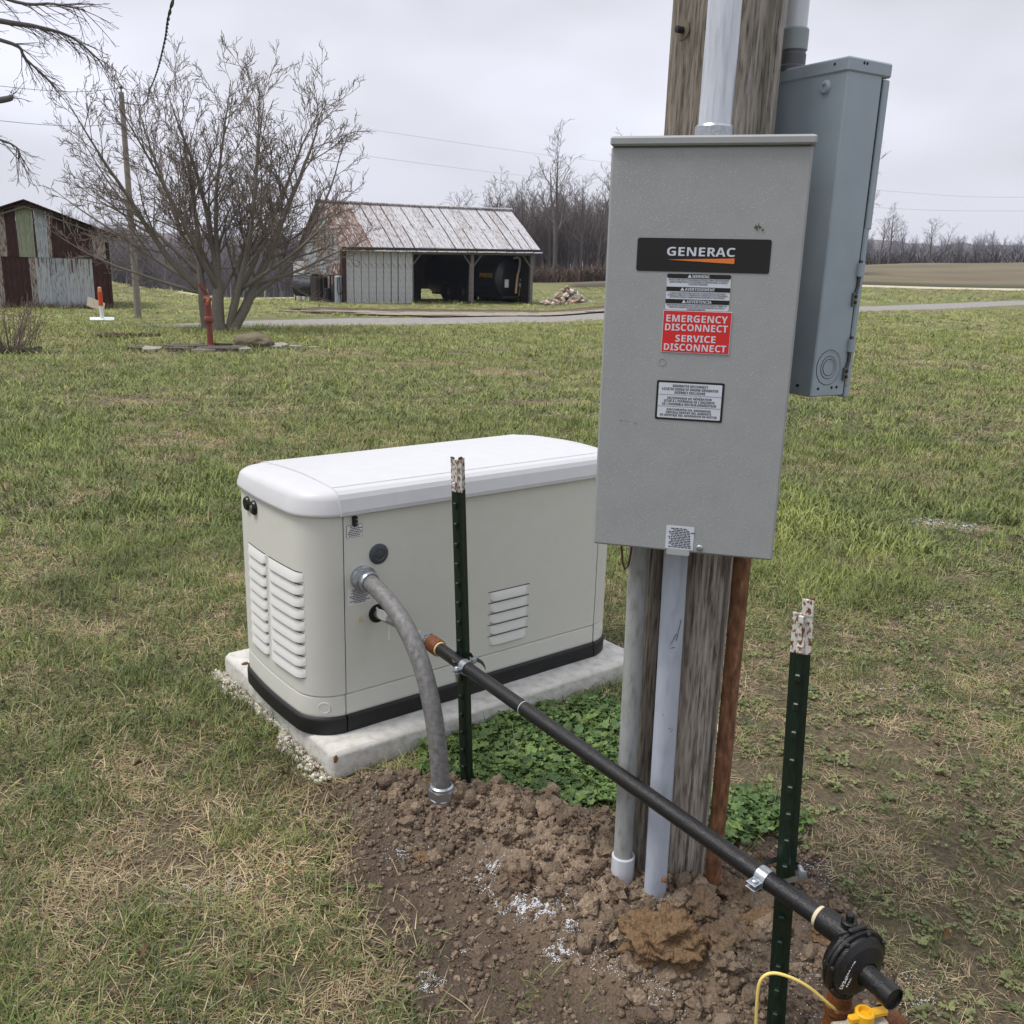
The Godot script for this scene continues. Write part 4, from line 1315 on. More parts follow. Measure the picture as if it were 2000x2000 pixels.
		put("latch_plate", b, mat(Color8(112, 112, 108), 0.4, 0.5), hi)
		for k in 2:
			b = MB.new()
			b.lathe([Vector2(0.0035, 0), Vector2(0.003, 0.003), Vector2(0, 0.0035)], 12, Transform3D(Basis(Vector3(0, 0, 1), PI / 2), Vector3(-0.006, y - 0.05 - k * 0.011, 0.086)))
			put("screw", b, mat(Color8(60, 60, 60), 0.35, 0.6), hi)
	var backp := func(x: float, y: float) -> Transform3D: return Transform3D(Basis(Vector3.RIGHT, -PI / 2), Vector3(x, y, 0.0))
	b = MB.new()
	b.lathe([Vector2(0.0125, 0), Vector2(0.0125, 0.002), Vector2(0.009, 0.006), Vector2(0.005, 0.0065), Vector2(0.0045, 0.003), Vector2(0, 0.003)], 24, backp.call(0.048, 0.568))
	put("mounting_dimple", b, M.blue_box, b2)
	for q in [[0.03, 0.604], [0.035, 0.02], [0.3, 0.35]]:
		b = MB.new()
		b.lathe([Vector2(0.0025, 0), Vector2(0.0025, 0.0036), Vector2(0, 0.0038)], 12, backp.call(q[0], q[1]))
		put("hole", b, M.gap, b2)

	# conduits
	pipe("conduit", "old stained grey conduit with a white coupling at its foot", "conduit", [Vector3(0.2795, -0.12, -1.8139), Vector3(0.264, 0.945, -1.816)], 0.0208, M.pvc_old)
	var last := get_child(get_child_count() - 1)
	b = MB.new()
	b.lathe([Vector2(0.0205, 0.085), Vector2(0.0262, 0.085), Vector2(0.0262, 0.168), Vector2(0.025, 0.17), Vector2(0.0205, 0.17)], 30, Transform3D(Basis.IDENTITY, Vector3(0.2768, -0.012, -1.8139)))
	put("coupling", b, M.pvc_white, last)
	pipe("conduit", "clean pale blue grey conduit with scratches below the middle of the box", "conduit", [Vector3(0.3475, -0.12, -1.756), Vector3(0.33, 0.94, -1.759)], 0.0243, M.pvc)
	last = get_child(get_child_count() - 1)
	for q in [[-0.3, 0.7, 0.05, 0.1], [-0.1, 0.72, 0.03, 0.5], [0.3, 0.74, 0.02, 0.9], [-0.5, 0.69, 0.03, 0.2], [0.2, 0.52, 0.02, 0.05], [0.4, 0.515, 0.015, 0.1], [-0.45, 0.55, 0.004, 0.07]]:
		var pts := []
		for k in 5:
			var f := k / 4.0 - 0.5
			var an: float = q[0] + f * q[2] * 14.0
			pts.append(Vector3(0.337 + sin(an) * 0.0243, q[1] + f * q[3] * 0.05, -1.758 + cos(an) * 0.0243))
		b = MB.new()
		b.tube(pts, 0.0006, 4)
		put("scratch", b, M.ink, last)
	b = MB.new()
	b.blob(Vector3(0.358, 0.155, -1.733), Vector3(0.006, 0.008, 0.003), 0.5, 4, 1)
	put("mud_splash", b, mat(Color8(150, 104, 60), 0.9), last)
	pipe("steel_pipe", "rusty brown steel pipe standing right of the wooden pole", "pipe", [Vector3(0.489, -0.1, -1.829), Vector3(0.484, 1.0, -1.838)], 0.0183, M.rust)
	pipe("riser_conduit", "pale wet metal riser conduit climbing the front of the pole", "conduit", [Vector3(0.332, 1.655, -1.728), Vector3(0.345, 5.6, -1.765)], 0.0285, M.galv_pipe)
	last = get_child(get_child_count() - 1)
	b = MB.new()
	b.lathe([Vector2(0.036, 1.655), Vector2(0.036, 1.664), Vector2(0.0335, 1.667), Vector2(0.0335, 1.683), Vector2(0.031, 1.687), Vector2(0.0285, 1.687)], 30, Transform3D(Basis.IDENTITY, Vector3(0.332, 0, -1.728)))
	put("hub_fitting", b, M.zinc, last)
	pipe("riser_conduit", "white riser conduit with a grey coupling on top of the blue grey box", "conduit", [Vector3(0.517, 1.86, -1.963), Vector3(0.517, 5.4, -1.963)], 0.0218, M.pvc_white)
	last = get_child(get_child_count() - 1)
	var fx := Transform3D(Basis.IDENTITY, Vector3(0.517, 0, -1.963))
	b = MB.new()
	b.lathe([Vector2(0.0235, 1.856), Vector2(0.0265, 1.858), Vector2(0.0265, 1.893), Vector2(0.025, 1.896), Vector2(0.0218, 1.896)], 30, fx)
	put("coupling", b, mat(Color8(140, 147, 149), 0.5), last)
	b = MB.new()
	b.lathe([Vector2(0.029, 1.818), Vector2(0.029, 1.828), Vector2(0.0255, 1.831), Vector2(0.0255, 1.85), Vector2(0.024, 1.853), Vector2(0.024, 1.857)], 30, fx)
	put("adapter", b, mat(Color8(84, 86, 88), 0.55), last)
	var wire := MB.new()
	wire.tube([Vector3(0.222, 0.95, -1.79), Vector3(0.224, 0.9, -1.79), Vector3(0.229, 0.862, -1.788), Vector3(0.234, 0.848, -1.786), Vector3(0.24, 0.856, -1.785), Vector3(0.244, 0.885, -1.786), Vector3(0.246, 0.95, -1.788)], 0.0022, 8)
	tag(put("ground_wire", wire, M.copper), "loop of brown copper wire hanging under the front box", "wire")

func pipe(called: String, label: String, category: String, ends: Array, r: float, m: Material, group := "") -> void:
	var o := thing(called, label, category, Transform3D.IDENTITY, group)
	var b := MB.new()
	b.tube(ends, r, 30)
	put("tube", b, m, o)

# ---------------------------------------------------------------- steel posts and the gas line
func steel_post(label: String, foot: Vector3, top: Vector3, turn: float, stud_up: float, tip: float, jag: bool) -> Transform3D:
	var up := (top - foot).normalized()
	var z := Vector3(sin(turn), 0, cos(turn))
	z = (z - up * z.dot(up)).normalized()
	var xf := Transform3D(Basis(up.cross(z), up, z), foot)
	var ln := foot.distance_to(top)
	var o := thing("fence_post", label, "steel post", xf, "studded green steel posts with white tips")
	var prof := PackedVector2Array([Vector2(-0.0175, -0.0005), Vector2(-0.017, -0.0035), Vector2(-0.0025, -0.0055), Vector2(-0.002, -0.033), Vector2(0.002, -0.033), Vector2(0.0025, -0.0055), Vector2(0.017, -0.0035), Vector2(0.0175, -0.0005), Vector2(0.0075, 0.0005), Vector2(0.0055, 0.0032), Vector2(-0.0055, 0.0032), Vector2(-0.0075, 0.0005)])
	var stand := Transform3D(Basis(Vector3.RIGHT, Vector3(0, 0, 1), Vector3.DOWN), Vector3.ZERO)   # the profile's x,y become x,z; its depth runs downwards
	var b := MB.new()
	b.prism(prof, -(ln - tip), 0.25, stand)
	put("shaft", b, M.post_green, o)
	b = MB.new()
	b.prism(prof, -(ln - (0.025 if jag else 0.004)), -(ln - tip), stand)
	if jag: b.box(Vector3(0.0075, ln - 0.013, -0.001), Vector3(0.019, 0.03, 0.0055), 0.001)
	var t := put("painted_tip", b, M.post_tip, o)
	b = MB.new()
	b.box(Vector3(0.012, ln + 0.001, -0.004), Vector3(0.012, 0.006, 0.008), 0.002, Basis(Vector3(0, 0, 1), 0.4))
	b.box(Vector3(-0.013 if not jag else 0.003, ln - 0.001, -0.003), Vector3(0.011, 0.004, 0.009), 0.0015, Basis(Vector3(0, 0, 1), -0.25))
	put("burred_edge", b, mat(Color8(88, 58, 40), 0.85), t)
	var y := stud_up
	while y < ln - 0.02:
		b = MB.new()
		b.box(Vector3(0, y, 0.0065), Vector3(0.0105, 0.015, 0.011), 0.002)
		put("stud", b, M.post_green if y < ln - tip else M.post_tip, o)
		y += 0.054
	return xf

func clamp_on(label: String, at: Vector3, along: Vector3, post: Vector3, post_up: Vector3, tail: bool) -> void:
	var o := thing("pipe_clamp", label, "clamp")
	var side := Vector3.UP.cross(along).normalized()
	var upv := along.cross(side).normalized()
	var px := Transform3D(Basis(side, along, side.cross(along)).orthonormalized(), at)
	var b := MB.new()
	b.lathe([Vector2(0.018, -0.011), Vector2(0.0198, -0.011), Vector2(0.0198, 0.011), Vector2(0.018, 0.011)], 30, px)
	put("strap", b, M.zinc, o)
	var s := signf((at - post).dot(side))
	var ear := at + side * s * 0.028 - upv * 0.002
	var eb := Basis(side, upv, along).orthonormalized()
	b = MB.new()
	b.box(ear + upv * 0.006, Vector3(0.024, 0.002, 0.021), 0.0006, eb)
	b.box(ear - upv * 0.004, Vector3(0.024, 0.002, 0.021), 0.0006, eb)
	put("ear", b, M.zinc, o)
	b = MB.new()
	b.lathe([Vector2(0.0032, -0.032), Vector2(0.0032, 0.007), Vector2(0.0072, 0.007), Vector2(0.0068, 0.0095), Vector2(0.004, 0.0112), Vector2(0, 0.0115)], 16, Transform3D(Basis(side, Vector3.UP, side.cross(Vector3.UP)).orthonormalized(), ear))
	b.hexa(0.0072, -0.0135, -0.006, Transform3D(Basis(side, Vector3.UP, side.cross(Vector3.UP)).orthonormalized(), ear))
	put("bolt", b, M.zinc, o)
	# worm drive band round the post
	b = MB.new()
	var c := post.lerp(at, 0.22)
	var band := []
	for k in 33:
		var an := TAU * k / 32.0
		var q := Vector3(cos(an), 0, sin(an))
		band.append(c + q * (0.0275 + 0.009 * absf(q.dot((at - post).normalized()))))
	var inner := []
	for row in [-0.006, 0.006]:
		var r := []
		for q in band: r.append(q + post_up * (row + 0.006))
		inner.append(r)
	b.grid(inner)
	var outer := []
	for row in [-0.006, 0.006]:
		var r := []
		for q in band: r.append(q + (q - c).normalized() * 0.0012 + post_up * (row + 0.006))
		outer.append(r)
	b.grid(outer, false, true)
	put("band", b, M.zinc, o)
	var hs := c + Vector3(0.034, 0.008, 0.006)
	b = MB.new()
	b.lathe([Vector2(0, -0.015), Vector2(0.0068, -0.015), Vector2(0.0068, 0.008), Vector2(0.0085, 0.009), Vector2(0.0085, 0.015), Vector2(0, 0.0155)], 14, Transform3D(Basis(Vector3(0.3, 0.2, 0).normalized(), Vector3(0.62, 0.55, 0.55).normalized(), Vector3(0.3, 0.2, 0).normalized().cross(Vector3(0.62, 0.55, 0.55).normalized())).orthonormalized(), hs))
	put("worm_screw", b, M.zinc, o)
	if tail:
		var strip := []
		for row in [-0.006, 0.006]:
			var r := []
			for k in 9: r.append(c + Vector3(0.03 + 0.034 * sin(k * 0.22), 0.012 - 0.0016 * k * k * 0.35, 0.012 + 0.006 * k * 0.4) + post_up * row)
			strip.append(r)
		b = MB.new()
		b.grid(strip)
		put("band_tail", b, mat(Color8(112, 110, 104), 0.35, 0.7), o)

func place_gas_line() -> void:
	steel_post("green steel post with rusty white tip standing before the generator", Vector3(-0.106, 0, -2.293), Vector3(-0.147, 0.9615, -2.29), -0.62, 0.03, 0.088, false)
	steel_post("green steel post with jagged white tip standing right of the pole", Vector3(0.543, -0.02, -1.4625), Vector3(0.501, 0.9074, -1.4774), -0.5, 0.032, 0.098, true)
	var a := Vector3(-0.1162, 0.4108, -2.247)
	var p := Vector3(0.5984, -0.0326, 0.8005).normalized()
	var e := Vector3(0.4819, 0.3782, -1.4468)
	var side := Vector3.UP.cross(p).normalized()
	var along := func(o: Vector3) -> Transform3D: return Transform3D(Basis(side, p, side.cross(p)).orthonormalized(), o)
	var g := thing("gas_pipe", "long black gas pipe sloping from the generator past both green posts", "gas pipe")
	var b := MB.new()
	b.lathe([Vector2(0, -0.125), Vector2(0.0175, -0.125), Vector2(0.0177, 0.4), Vector2(0.0175, 0.75), Vector2(0.0175, 1.125)], 30, along.call(a))
	put("tube", b, M.gas_black, g)
	b = MB.new()
	b.lathe([Vector2(0.0176, 1.112), Vector2(0.019, 1.113), Vector2(0.019, 1.119), Vector2(0.0176, 1.12)], 30, along.call(a))
	put("sealing_tape", b, mat(Color8(208, 196, 168), 0.7), g)
	b = MB.new()
	b.lathe([Vector2(0.0176, 0.265), Vector2(0.0181, 0.2652), Vector2(0.0181, 0.2664), Vector2(0.0176, 0.2666)], 30, along.call(a))
	put("paint_mark", b, M.white, g)
	b = MB.new()
	b.lathe([Vector2(0.017, -0.118), Vector2(0.0205, -0.118), Vector2(0.0205, -0.112), Vector2(0.017, -0.112)], 30, along.call(a))
	put("pipe_dope", b, mat(Color8(206, 182, 132), 0.7), g)
	b = MB.new()
	b.lathe([Vector2(0.017, -0.168), Vector2(0.0215, -0.167), Vector2(0.024, -0.16), Vector2(0.024, -0.126), Vector2(0.0228, -0.119), Vector2(0.017, -0.118)], 28, along.call(a))
	put("rusty_coupling", b, M.rust_bright, g)
	b = MB.new()
	b.hexa(0.0235, -0.2, -0.178, along.call(a))
	b.lathe([Vector2(0.012, -0.212), Vector2(0.018, -0.208), Vector2(0.0185, -0.168), Vector2(0.012, -0.168)], 24, along.call(a))
	put("union_nut", b, M.zinc, g)
	var gx := gen_xf()
	var h0 := gx * Vector3(0.205, 0.432, -0.102)
	var h3 := a - p * 0.205
	b = MB.new()
	var pts := []
	var rad := []
	for k in 81:
		var f := k / 80.0
		pts.append(h0.bezier_interpolate(h0 + gx.basis.z * 0.06, h3 - p * 0.07, h3, f))
		rad.append(0.0125 + (0.0012 if k % 2 == 0 else -0.0008))
	b.tube(pts, rad, 18)
	put("flexible_connector", b, tmat(ntex(46, 0.05, [[0.0, Color8(150, 146, 136)], [1.0, Color8(190, 188, 180)]], 3), Vector3(9, 9, 9), 0.4, 0.6), g)
	var tagm := MB.new()
	var t0 := gx * Vector3(0.2, 0.447, -0.085)
	var rows := []
	for k in 7:
		var f := k / 6.0
		var c := t0 + Vector3(0.034 * f + 0.01 * sin(f * 3.0), 0.004 - 0.085 * f * f, 0.028 * f)
		var w := lerpf(0.0085, 0.0022, f)
		rows.append([c + Vector3(-w, w * 0.4, 0.004), c + Vector3(w, -w * 0.2, -0.002)])
	tagm.grid(rows)
	rows = []
	for k in 5:
		var f := k / 4.0
		var c := t0 + Vector3(0.036 * f, 0.006 - 0.016 * f, 0.02 + 0.012 * sin(f * 3.1))
		rows.append([c + Vector3(-0.002, 0.013, 0.0), c + Vector3(0.0, -0.013, 0.008)])
	tagm.grid(rows)
	put("paper_tag", tagm, mat(Color8(224, 222, 216), 0.8), g)
	clamp_on("zinc clamp with a loose band end on the post before the generator", a + p * 0.012, p, Vector3(-0.1245, 0.41, -2.2915), Vector3.UP, true)
	clamp_on("shiny zinc clamp with a screw band on the post right of the pole", e - p * 0.002, p, Vector3(0.525, 0.378, -1.469), Vector3.UP, false)
	# regulator
	var r := thing("gas_regulator", "round black gas regulator with white lettering at the end of the black pipe", "regulator")
	var blk := tmat(ntex(48, 0.05, [[0.0, Color8(7, 7, 8)], [1.0, Color8(18, 18, 20)]], 4), Vector3(10, 10, 10), 0.28, 0.0, htex(49, 0.1, 3), 0.12)
	b = MB.new()
	b.lathe([Vector2(0.0176, 0.121), Vector2(0.0222, 0.121), Vector2(0.023, 0.13), Vector2(0.0235, 0.185), Vector2(0.018, 0.2)], 28, along.call(e))
	put("outlet_neck", b, blk, r)
	var ax := Vector3(0.42, 0.0, 0.9).normalized()
	var c0 := Vector3(0.5915, 0.3413, -1.2854)
	var rs := Vector3.UP.cross(ax).normalized()
	var rx := Transform3D(Basis(rs, ax, rs.cross(ax)).orthonormalized(), c0)
	b = MB.new()
	b.lathe([Vector2(0.0, -0.034), Vector2(0.03, -0.033), Vector2(0.046, -0.024), Vector2(0.054, -0.012), Vector2(0.056, -0.006), Vector2(0.056, 0.006), Vector2(0.053, 0.012), Vector2(0.043, 0.02), Vector2(0.028, 0.026), Vector2(0.0205, 0.029)], 40, rx)
	var body := put("body", b, blk, r)
	b = MB.new()
	b.lathe([Vector2(0.055, -0.0075), Vector2(0.0615, -0.007), Vector2(0.0625, -0.006), Vector2(0.0625, -0.001), Vector2(0.0608, -0.0005), Vector2(0.0608, 0.0005), Vector2(0.0625, 0.001), Vector2(0.0625, 0.006), Vector2(0.0612, 0.007), Vector2(0.055, 0.0075)], 40, rx)
	put("flange", b, blk, r)
	for k in 8:
		var an := TAU * k / 8.0 + 0.25
		b = MB.new()
		b.lathe([Vector2(0.0038, -0.009), Vector2(0.0038, 0.0095), Vector2(0.0028, 0.011), Vector2(0, 0.0112)], 10, rx * Transform3D(Basis.IDENTITY, Vector3(cos(an) * 0.0585, 0, sin(an) * 0.0585)))
		put("flange_screw", b, mat(Color8(48, 48, 50), 0.35, 0.4), r)
	b = MB.new()
	b.lathe([Vector2(0.0195, 0.025), Vector2(0.0178, 0.031), Vector2(0.017, 0.06), Vector2(0.017, 0.072)], 30, rx)
	put("spring_tower", b, blk, r)
	b = MB.new()
	b.lathe([Vector2(0.0172, 0.066), Vector2(0.0198, 0.067), Vector2(0.0198, 0.084), Vector2(0.019, 0.086), Vector2(0.0172, 0.086), Vector2(0.0165, 0.082), Vector2(0, 0.0815)], 30, rx)
	put("screw_cap", b, mat(Color8(17, 18, 20), 0.35), r)
	b = MB.new()
	b.lathe([Vector2(0.02, -0.072), Vector2(0.0215, -0.07), Vector2(0.0215, -0.055), Vector2(0.028, -0.04), Vector2(0.031, -0.015), Vector2(0.02, 0.0)], 26, Transform3D(Basis.IDENTITY, c0 - ax * 0.018))
	put("inlet_neck", b, blk, r)
	b = MB.new()
	var vp := e + p * 0.172
	b.lathe([Vector2(0.0135, 0.015), Vector2(0.0135, 0.03), Vector2(0.0115, 0.032), Vector2(0.0115, 0.032), Vector2(0.0, 0.032)], 20, Transform3D(Basis.IDENTITY, vp))
	b.lathe([Vector2(0.0075, 0.03), Vector2(0.0075, 0.043), Vector2(0.006, 0.0455), Vector2(0.0, 0.046)], 6, Transform3D(Basis.IDENTITY, vp))
	put("vent_plug", b, blk, r)
	b = MB.new()
	b.box(c0 + Vector3(-0.002, 0.058, -0.004), Vector3(0.036, 0.009, 0.02), 0.002, rx.basis * Basis(Vector3.RIGHT, 0.2))
	put("top_lug", b, blk, r)
	var lb := Basis(Vector3.UP.cross(ax).normalized(), ax.cross(Vector3.UP.cross(ax)).normalized(), ax).orthonormalized()
	var lx := Transform3D(lb * Basis(Vector3(0, 0, 1), 1.05), c0 + ax * 0.0228 + lb.x * -0.035 + lb.y * 0.006)
	text("lettering", "LV3403B46R", 0.0075, lx, M.white, r, true, 0.052)
	var sb := MB.new()
	for k in 10: sb.box(lx * Vector3(-0.018 + k * 0.004, -0.008, 0.002), Vector3(0.0022, 0.003, 0.0006), 0.0, lx.basis)
	put("small_lettering", sb, M.white, r)
	# rusty valve group under it
	var v := thing("gas_valve", "rusty gas valve with a yellow handle under the black regulator", "valve")
	var vx := Transform3D(Basis.IDENTITY, c0 - ax * 0.018)
	b = MB.new()
	b.lathe([Vector2(0.018, -0.26), Vector2(0.018, -0.165), Vector2(0.024, -0.16), Vector2(0.0245, -0.146), Vector2(0.0215, -0.14), Vector2(0.0205, -0.115), Vector2(0.0245, -0.11), Vector2(0.0245, -0.098), Vector2(0.0205, -0.094), Vector2(0.0195, -0.076), Vector2(0.0175, -0.07)], 28, vx)
	put("rusty_nipple", b, M.rust_bright, v)
	b = MB.new()
	var vc := c0 + Vector3(0.004, -0.092, 0.056)
	b.lathe([Vector2(0.017, -0.045), Vector2(0.0225, -0.042), Vector2(0.0225, -0.02), Vector2(0.026, -0.012), Vector2(0.026, 0.012), Vector2(0.0225, 0.02), Vector2(0.0225, 0.042), Vector2(0.017, 0.045)], 26, Transform3D(Basis(Vector3(0, 0, 1), -PI / 2 + 0.15) , vc))
	b.lathe([Vector2(0.009, 0.02), Vector2(0.009, 0.034), Vector2(0.0, 0.034)], 16, Transform3D(Basis.IDENTITY, vc))
	put("valve_body", b, tmat(ntex(50, 0.04, [[0.0, Color8(150, 142, 126)], [1.0, Color8(196, 190, 176)]], 4), Vector3(8, 8, 8), 0.5), v)
	b = MB.new()
	b.lathe([Vector2(0.0115, 0.03), Vector2(0.0155, 0.03), Vector2(0.0155, 0.046), Vector2(0.0135, 0.048), Vector2(0.0105, 0.048), Vector2(0.0095, 0.04), Vector2(0, 0.04)], 26, Transform3D(Basis.IDENTITY, vc))
	b.box(vc + Vector3(0.024, 0.041, -0.006), Vector3(0.032, 0.012, 0.014), 0.003, Basis(Vector3.UP, 0.25))
	b.box(vc + Vector3(-0.019, 0.038, 0.006), Vector3(0.02, 0.013, 0.012), 0.003, Basis(Vector3.UP, 0.25))
	put("yellow_handle", b, M.yellow, v)
	b = MB.new()
	pts = []
	for k in 13:
		var an := PI * 0.5 * k / 12.0
		pts.append(vc + Vector3(0.042 + sin(an) * 0.04, 0.004 - (1.0 - cos(an)) * 0.06, -0.03))
	b.tube(pts, 0.0225, 26)
	put("rusty_elbow", b, M.rust_bright, v)
	b = MB.new()
	pts = []
	for q in [[0, 0.457, -0.04, -1.308], [0, 0.45, 0.151, -1.304], [0, 0.443, 0.248, -1.299], [0, 0.445, 0.288, -1.299], [0, 0.462, 0.303, -1.299], [0, 0.491, 0.301, -1.294], [0, 0.524, 0.286, -1.289], [0, 0.558, 0.259, -1.284], [0, 0.582, 0.233, -1.289], [0, 0.592, 0.199, -1.299]]: pts.append(Vector3(q[1], q[2], q[3]))
	b.tube(smooth(pts, 6), 0.0028, 8)
	tag(put("tracer_wire", b, mat(Color8(232, 206, 118), 0.5)), "pale yellow tracer wire arching out of the soil by the right post", "wire")

func smooth(pts: Array, n: int) -> Array:
	var out := []
	for i in pts.size() - 1:
		var a: Vector3 = pts[maxi(i - 1, 0)]
		var d: Vector3 = pts[mini(i + 2, pts.size() - 1)]
		for k in n: out.append((pts[i] as Vector3).cubic_interpolate(pts[i + 1], a, d, float(k) / n))
	out.append(pts[pts.size() - 1])
	return out

# ---------------------------------------------------------------- the yard
func place_yard() -> void:
	# hand pump
	var redrust := tmat(ntex(52, 0.03, [[0.0, Color8(74, 38, 30)], [0.5, Color8(124, 66, 52)], [1.0, Color8(152, 88, 70)]], 5), Vector3(5, 3, 5), 0.8)
	var pump := thing("hand_pump", "old red rusted iron hand pump on the flat stones before the bare tree", "hand pump", Transform3D(Basis(Vector3(0, 0, 1), 0.02), Vector3(-5.512, -0.22, -16.748)))
	var b := MB.new()
	b.lathe([Vector2(0.1, -0.02), Vector2(0.1, 0.02), Vector2(0.062, 0.035), Vector2(0.055, 0.06), Vector2(0.05, 0.44)], 22)
	put("standpipe", b, redrust, pump)
	b = MB.new()
	b.lathe([Vector2(0.05, 0.43), Vector2(0.085, 0.45), Vector2(0.09, 0.49), Vector2(0.082, 0.53), Vector2(0.06, 0.545)], 22)
	put("collar", b, redrust, pump)
	b = MB.new()
	b.lathe([Vector2(0.062, 0.54), Vector2(0.058, 0.8), Vector2(0.074, 0.81), Vector2(0.078, 0.86), Vector2(0.06, 0.875), Vector2(0.04, 0.9), Vector2(0, 0.905)], 22)
	put("barrel", b, redrust, pump)
	b = MB.new()
	b.tube(smooth([Vector3(-0.03, 0.88, 0), Vector3(-0.045, 0.96, 0), Vector3(-0.1, 1.05, 0), Vector3(-0.125, 1.1, 0)], 5), 0.024, 12)
	b.tube(smooth([Vector3(0.02, 0.88, 0), Vector3(0.0, 0.97, 0.0), Vector3(-0.06, 1.03, 0.02), Vector3(-0.07, 1.13, 0.02)], 5), 0.016, 10)
	put("handle_bracket", b, redrust, pump)
	b = MB.new()
	b.tube(smooth([Vector3(0, 0.83, 0), Vector3(0.05, 0.84, 0.1), Vector3(0.06, 0.8, 0.18), Vector3(0.06, 0.74, 0.2)], 5), 0.03, 12)
	put("spout", b, redrust, pump)
	# flat stones and boulder
	var flag_a := tmat(ntex(53, 0.03, [[0.0, Color8(112, 106, 98)], [1.0, Color8(188, 182, 170)]], 5), Vector3(1.5, 1.5, 1.5), 0.9)
	var flag_b := tmat(ntex(54, 0.03, [[0.0, Color8(58, 52, 48)], [1.0, Color8(92, 84, 76)]], 5), Vector3(1.5, 1.5, 1.5), 0.7)
	var flags := [[-6.2, -15.75, 0.36, 0], [-6.55, -15.95, 0.3, 1], [-5.75, -15.9, 0.42, 1], [-5.9, -16.5, 0.5, 1], [-5.35, -15.7, 0.26, 0], [-5.2, -16.2, 0.5, 1], [-5.5, -17.0, 0.45, 1], [-4.95, -17.3, 0.42, 0], [-5.0, -16.75, 0.36, 0], [-4.6, -16.6, 0.34, 1], [-5.3, -15.95, 0.24, 0], [-4.45, -17.05, 0.36, 0], [-4.0, -16.95, 0.3, 0], [-3.75, -17.1, 0.2, 0], [-6.3, -16.2, 0.28, 1], [-4.75, -16.2, 0.22, 0]]
	flags.sort_custom(func(m, n): return m[0] / -m[1] < n[0] / -n[1])
	var count := [0, 0]
	for i in flags.size():
		var q: Array = flags[i]
		count[q[3]] += 1
		b = MB.new()
		var poly := PackedVector2Array()
		for k in 7:
			var an := TAU * k / 7.0
			var rr: float = 0.68 * q[2] * rng.randf_range(0.55, 1.3)
			poly.append(Vector2(cos(an) * rr, sin(an) * rr * 0.75))
		b.prism(poly, -0.06, 0.035 + 0.025 * rng.randf(), Transform3D(Basis(Vector3.RIGHT, -PI / 2 + rng.randf_range(-0.12, 0.12)) * Basis(Vector3(0, 0, 1), rng.randf() * 3.0), Vector3.ZERO))
		var o := put("flagstone", b, flag_b if q[3] else flag_a, null, Transform3D(Basis.IDENTITY, on(q[0], q[1], 0.01)))
		tag(o, ("dark wet" if q[3] else "pale broken") + " flat stone round the red hand pump, %s %s one from the left" % [NTH[count[q[3]] - 1], "dark" if q[3] else "pale"], "flagstone", ("dark" if q[3] else "pale") + " flat stones round the hand pump")
	b = MB.new()
	b.blob(Vector3(0, 0.1, 0), Vector3(0.36, 0.17, 0.24), 0.1, 77, 3)
	tag(put("boulder", b, tmat(ntex(55, 0.03, [[0.0, Color8(70, 64, 50)], [0.6, Color8(118, 110, 88)], [1.0, Color8(138, 128, 108)]], 5), Vector3(2, 2, 2), 0.9), null, Transform3D(Basis.IDENTITY, on(-4.82, -17.0))), "rounded mossy boulder lying right of the red hand pump", "boulder")
	# marker post
	var mp := thing("marker_post", "white and orange marker post on a white foot near the rusty shed", "marker post", Transform3D(Basis(Vector3.UP, 0.4), on(-11.14, -25.1)))
	b = MB.new()
	b.box(Vector3(0, 0.05, 0), Vector3(0.6, 0.035, 0.34), 0.01, Basis(Vector3.RIGHT, 0.14))
	put("foot", b, mat(Color8(214, 222, 224), 0.6), mp)
	b = MB.new()
	b.lathe([Vector2(0.05, 0.04), Vector2(0.045, 0.42), Vector2(0, 0.42)], 18)
	put("lower_post", b, mat(Color8(226, 228, 230), 0.6), mp)
	b = MB.new()
	b.lathe([Vector2(0.056, 0.4), Vector2(0.056, 0.76), Vector2(0.048, 0.775), Vector2(0, 0.775)], 18)
	put("orange_sleeve", b, mat(Color8(206, 78, 40), 0.6), mp)
	b = MB.new()
	b.lathe([Vector2(0.046, 0.77), Vector2(0.046, 0.87), Vector2(0.03, 0.885), Vector2(0, 0.885)], 18)
	put("cap", b, mat(Color8(232, 150, 116), 0.6), mp)
	# molehills
	for q in [[-8.16, -18.79, 0.3], [-7.75, -19.4, 0.2]]:
		b = MB.new()
		b.col = Color(0.11, 0.075, 0.05)
		for k in 14: b.blob(Vector3(rng.randfn(0, 0.5) * q[2], 0.03, rng.randfn(0, 0.3) * q[2]), Vector3(0.32, 0.24, 0.3) * q[2] * rng.randf_range(0.5, 1.0), 0.35, k * 7, 1)
		tag(put("molehill", b, M.soil, null, Transform3D(Basis.IDENTITY, on(q[0], q[1]))), ("larger" if q[2] > 0.25 else "smaller") + " low heap of bare brown earth in the lawn left of the tree", "molehill", "small heaps of earth in the lawn")
	# pole, cables and wires
	var far := thing("utility_pole", "far wooden utility pole standing behind the bare spreading tree", "utility pole", Transform3D(Basis.IDENTITY, on(-11.147, -27.52)))
	b = MB.new()
	b.tube([Vector3(0, -0.2, 0), Vector3(0, 3, 0), Vector3(0.0, 6.1, 0)], [0.1, 0.085, 0.068], 18)
	put("shaft", b, tmat(ntex(56, 0.03, [[0.0, Color8(108, 101, 95)], [1.0, Color8(156, 149, 143)]], 5), Vector3(4, 0.4, 4), 0.9), far)
	b = MB.new()
	b.lathe([Vector2(0.02, 6.05), Vector2(0.02, 6.18), Vector2(0.05, 6.19), Vector2(0.05, 6.24), Vector2(0.03, 6.25), Vector2(0, 6.26)], 12)
	put("insulator", b, mat(Color8(60, 58, 56), 0.4), far)
	b = MB.new()
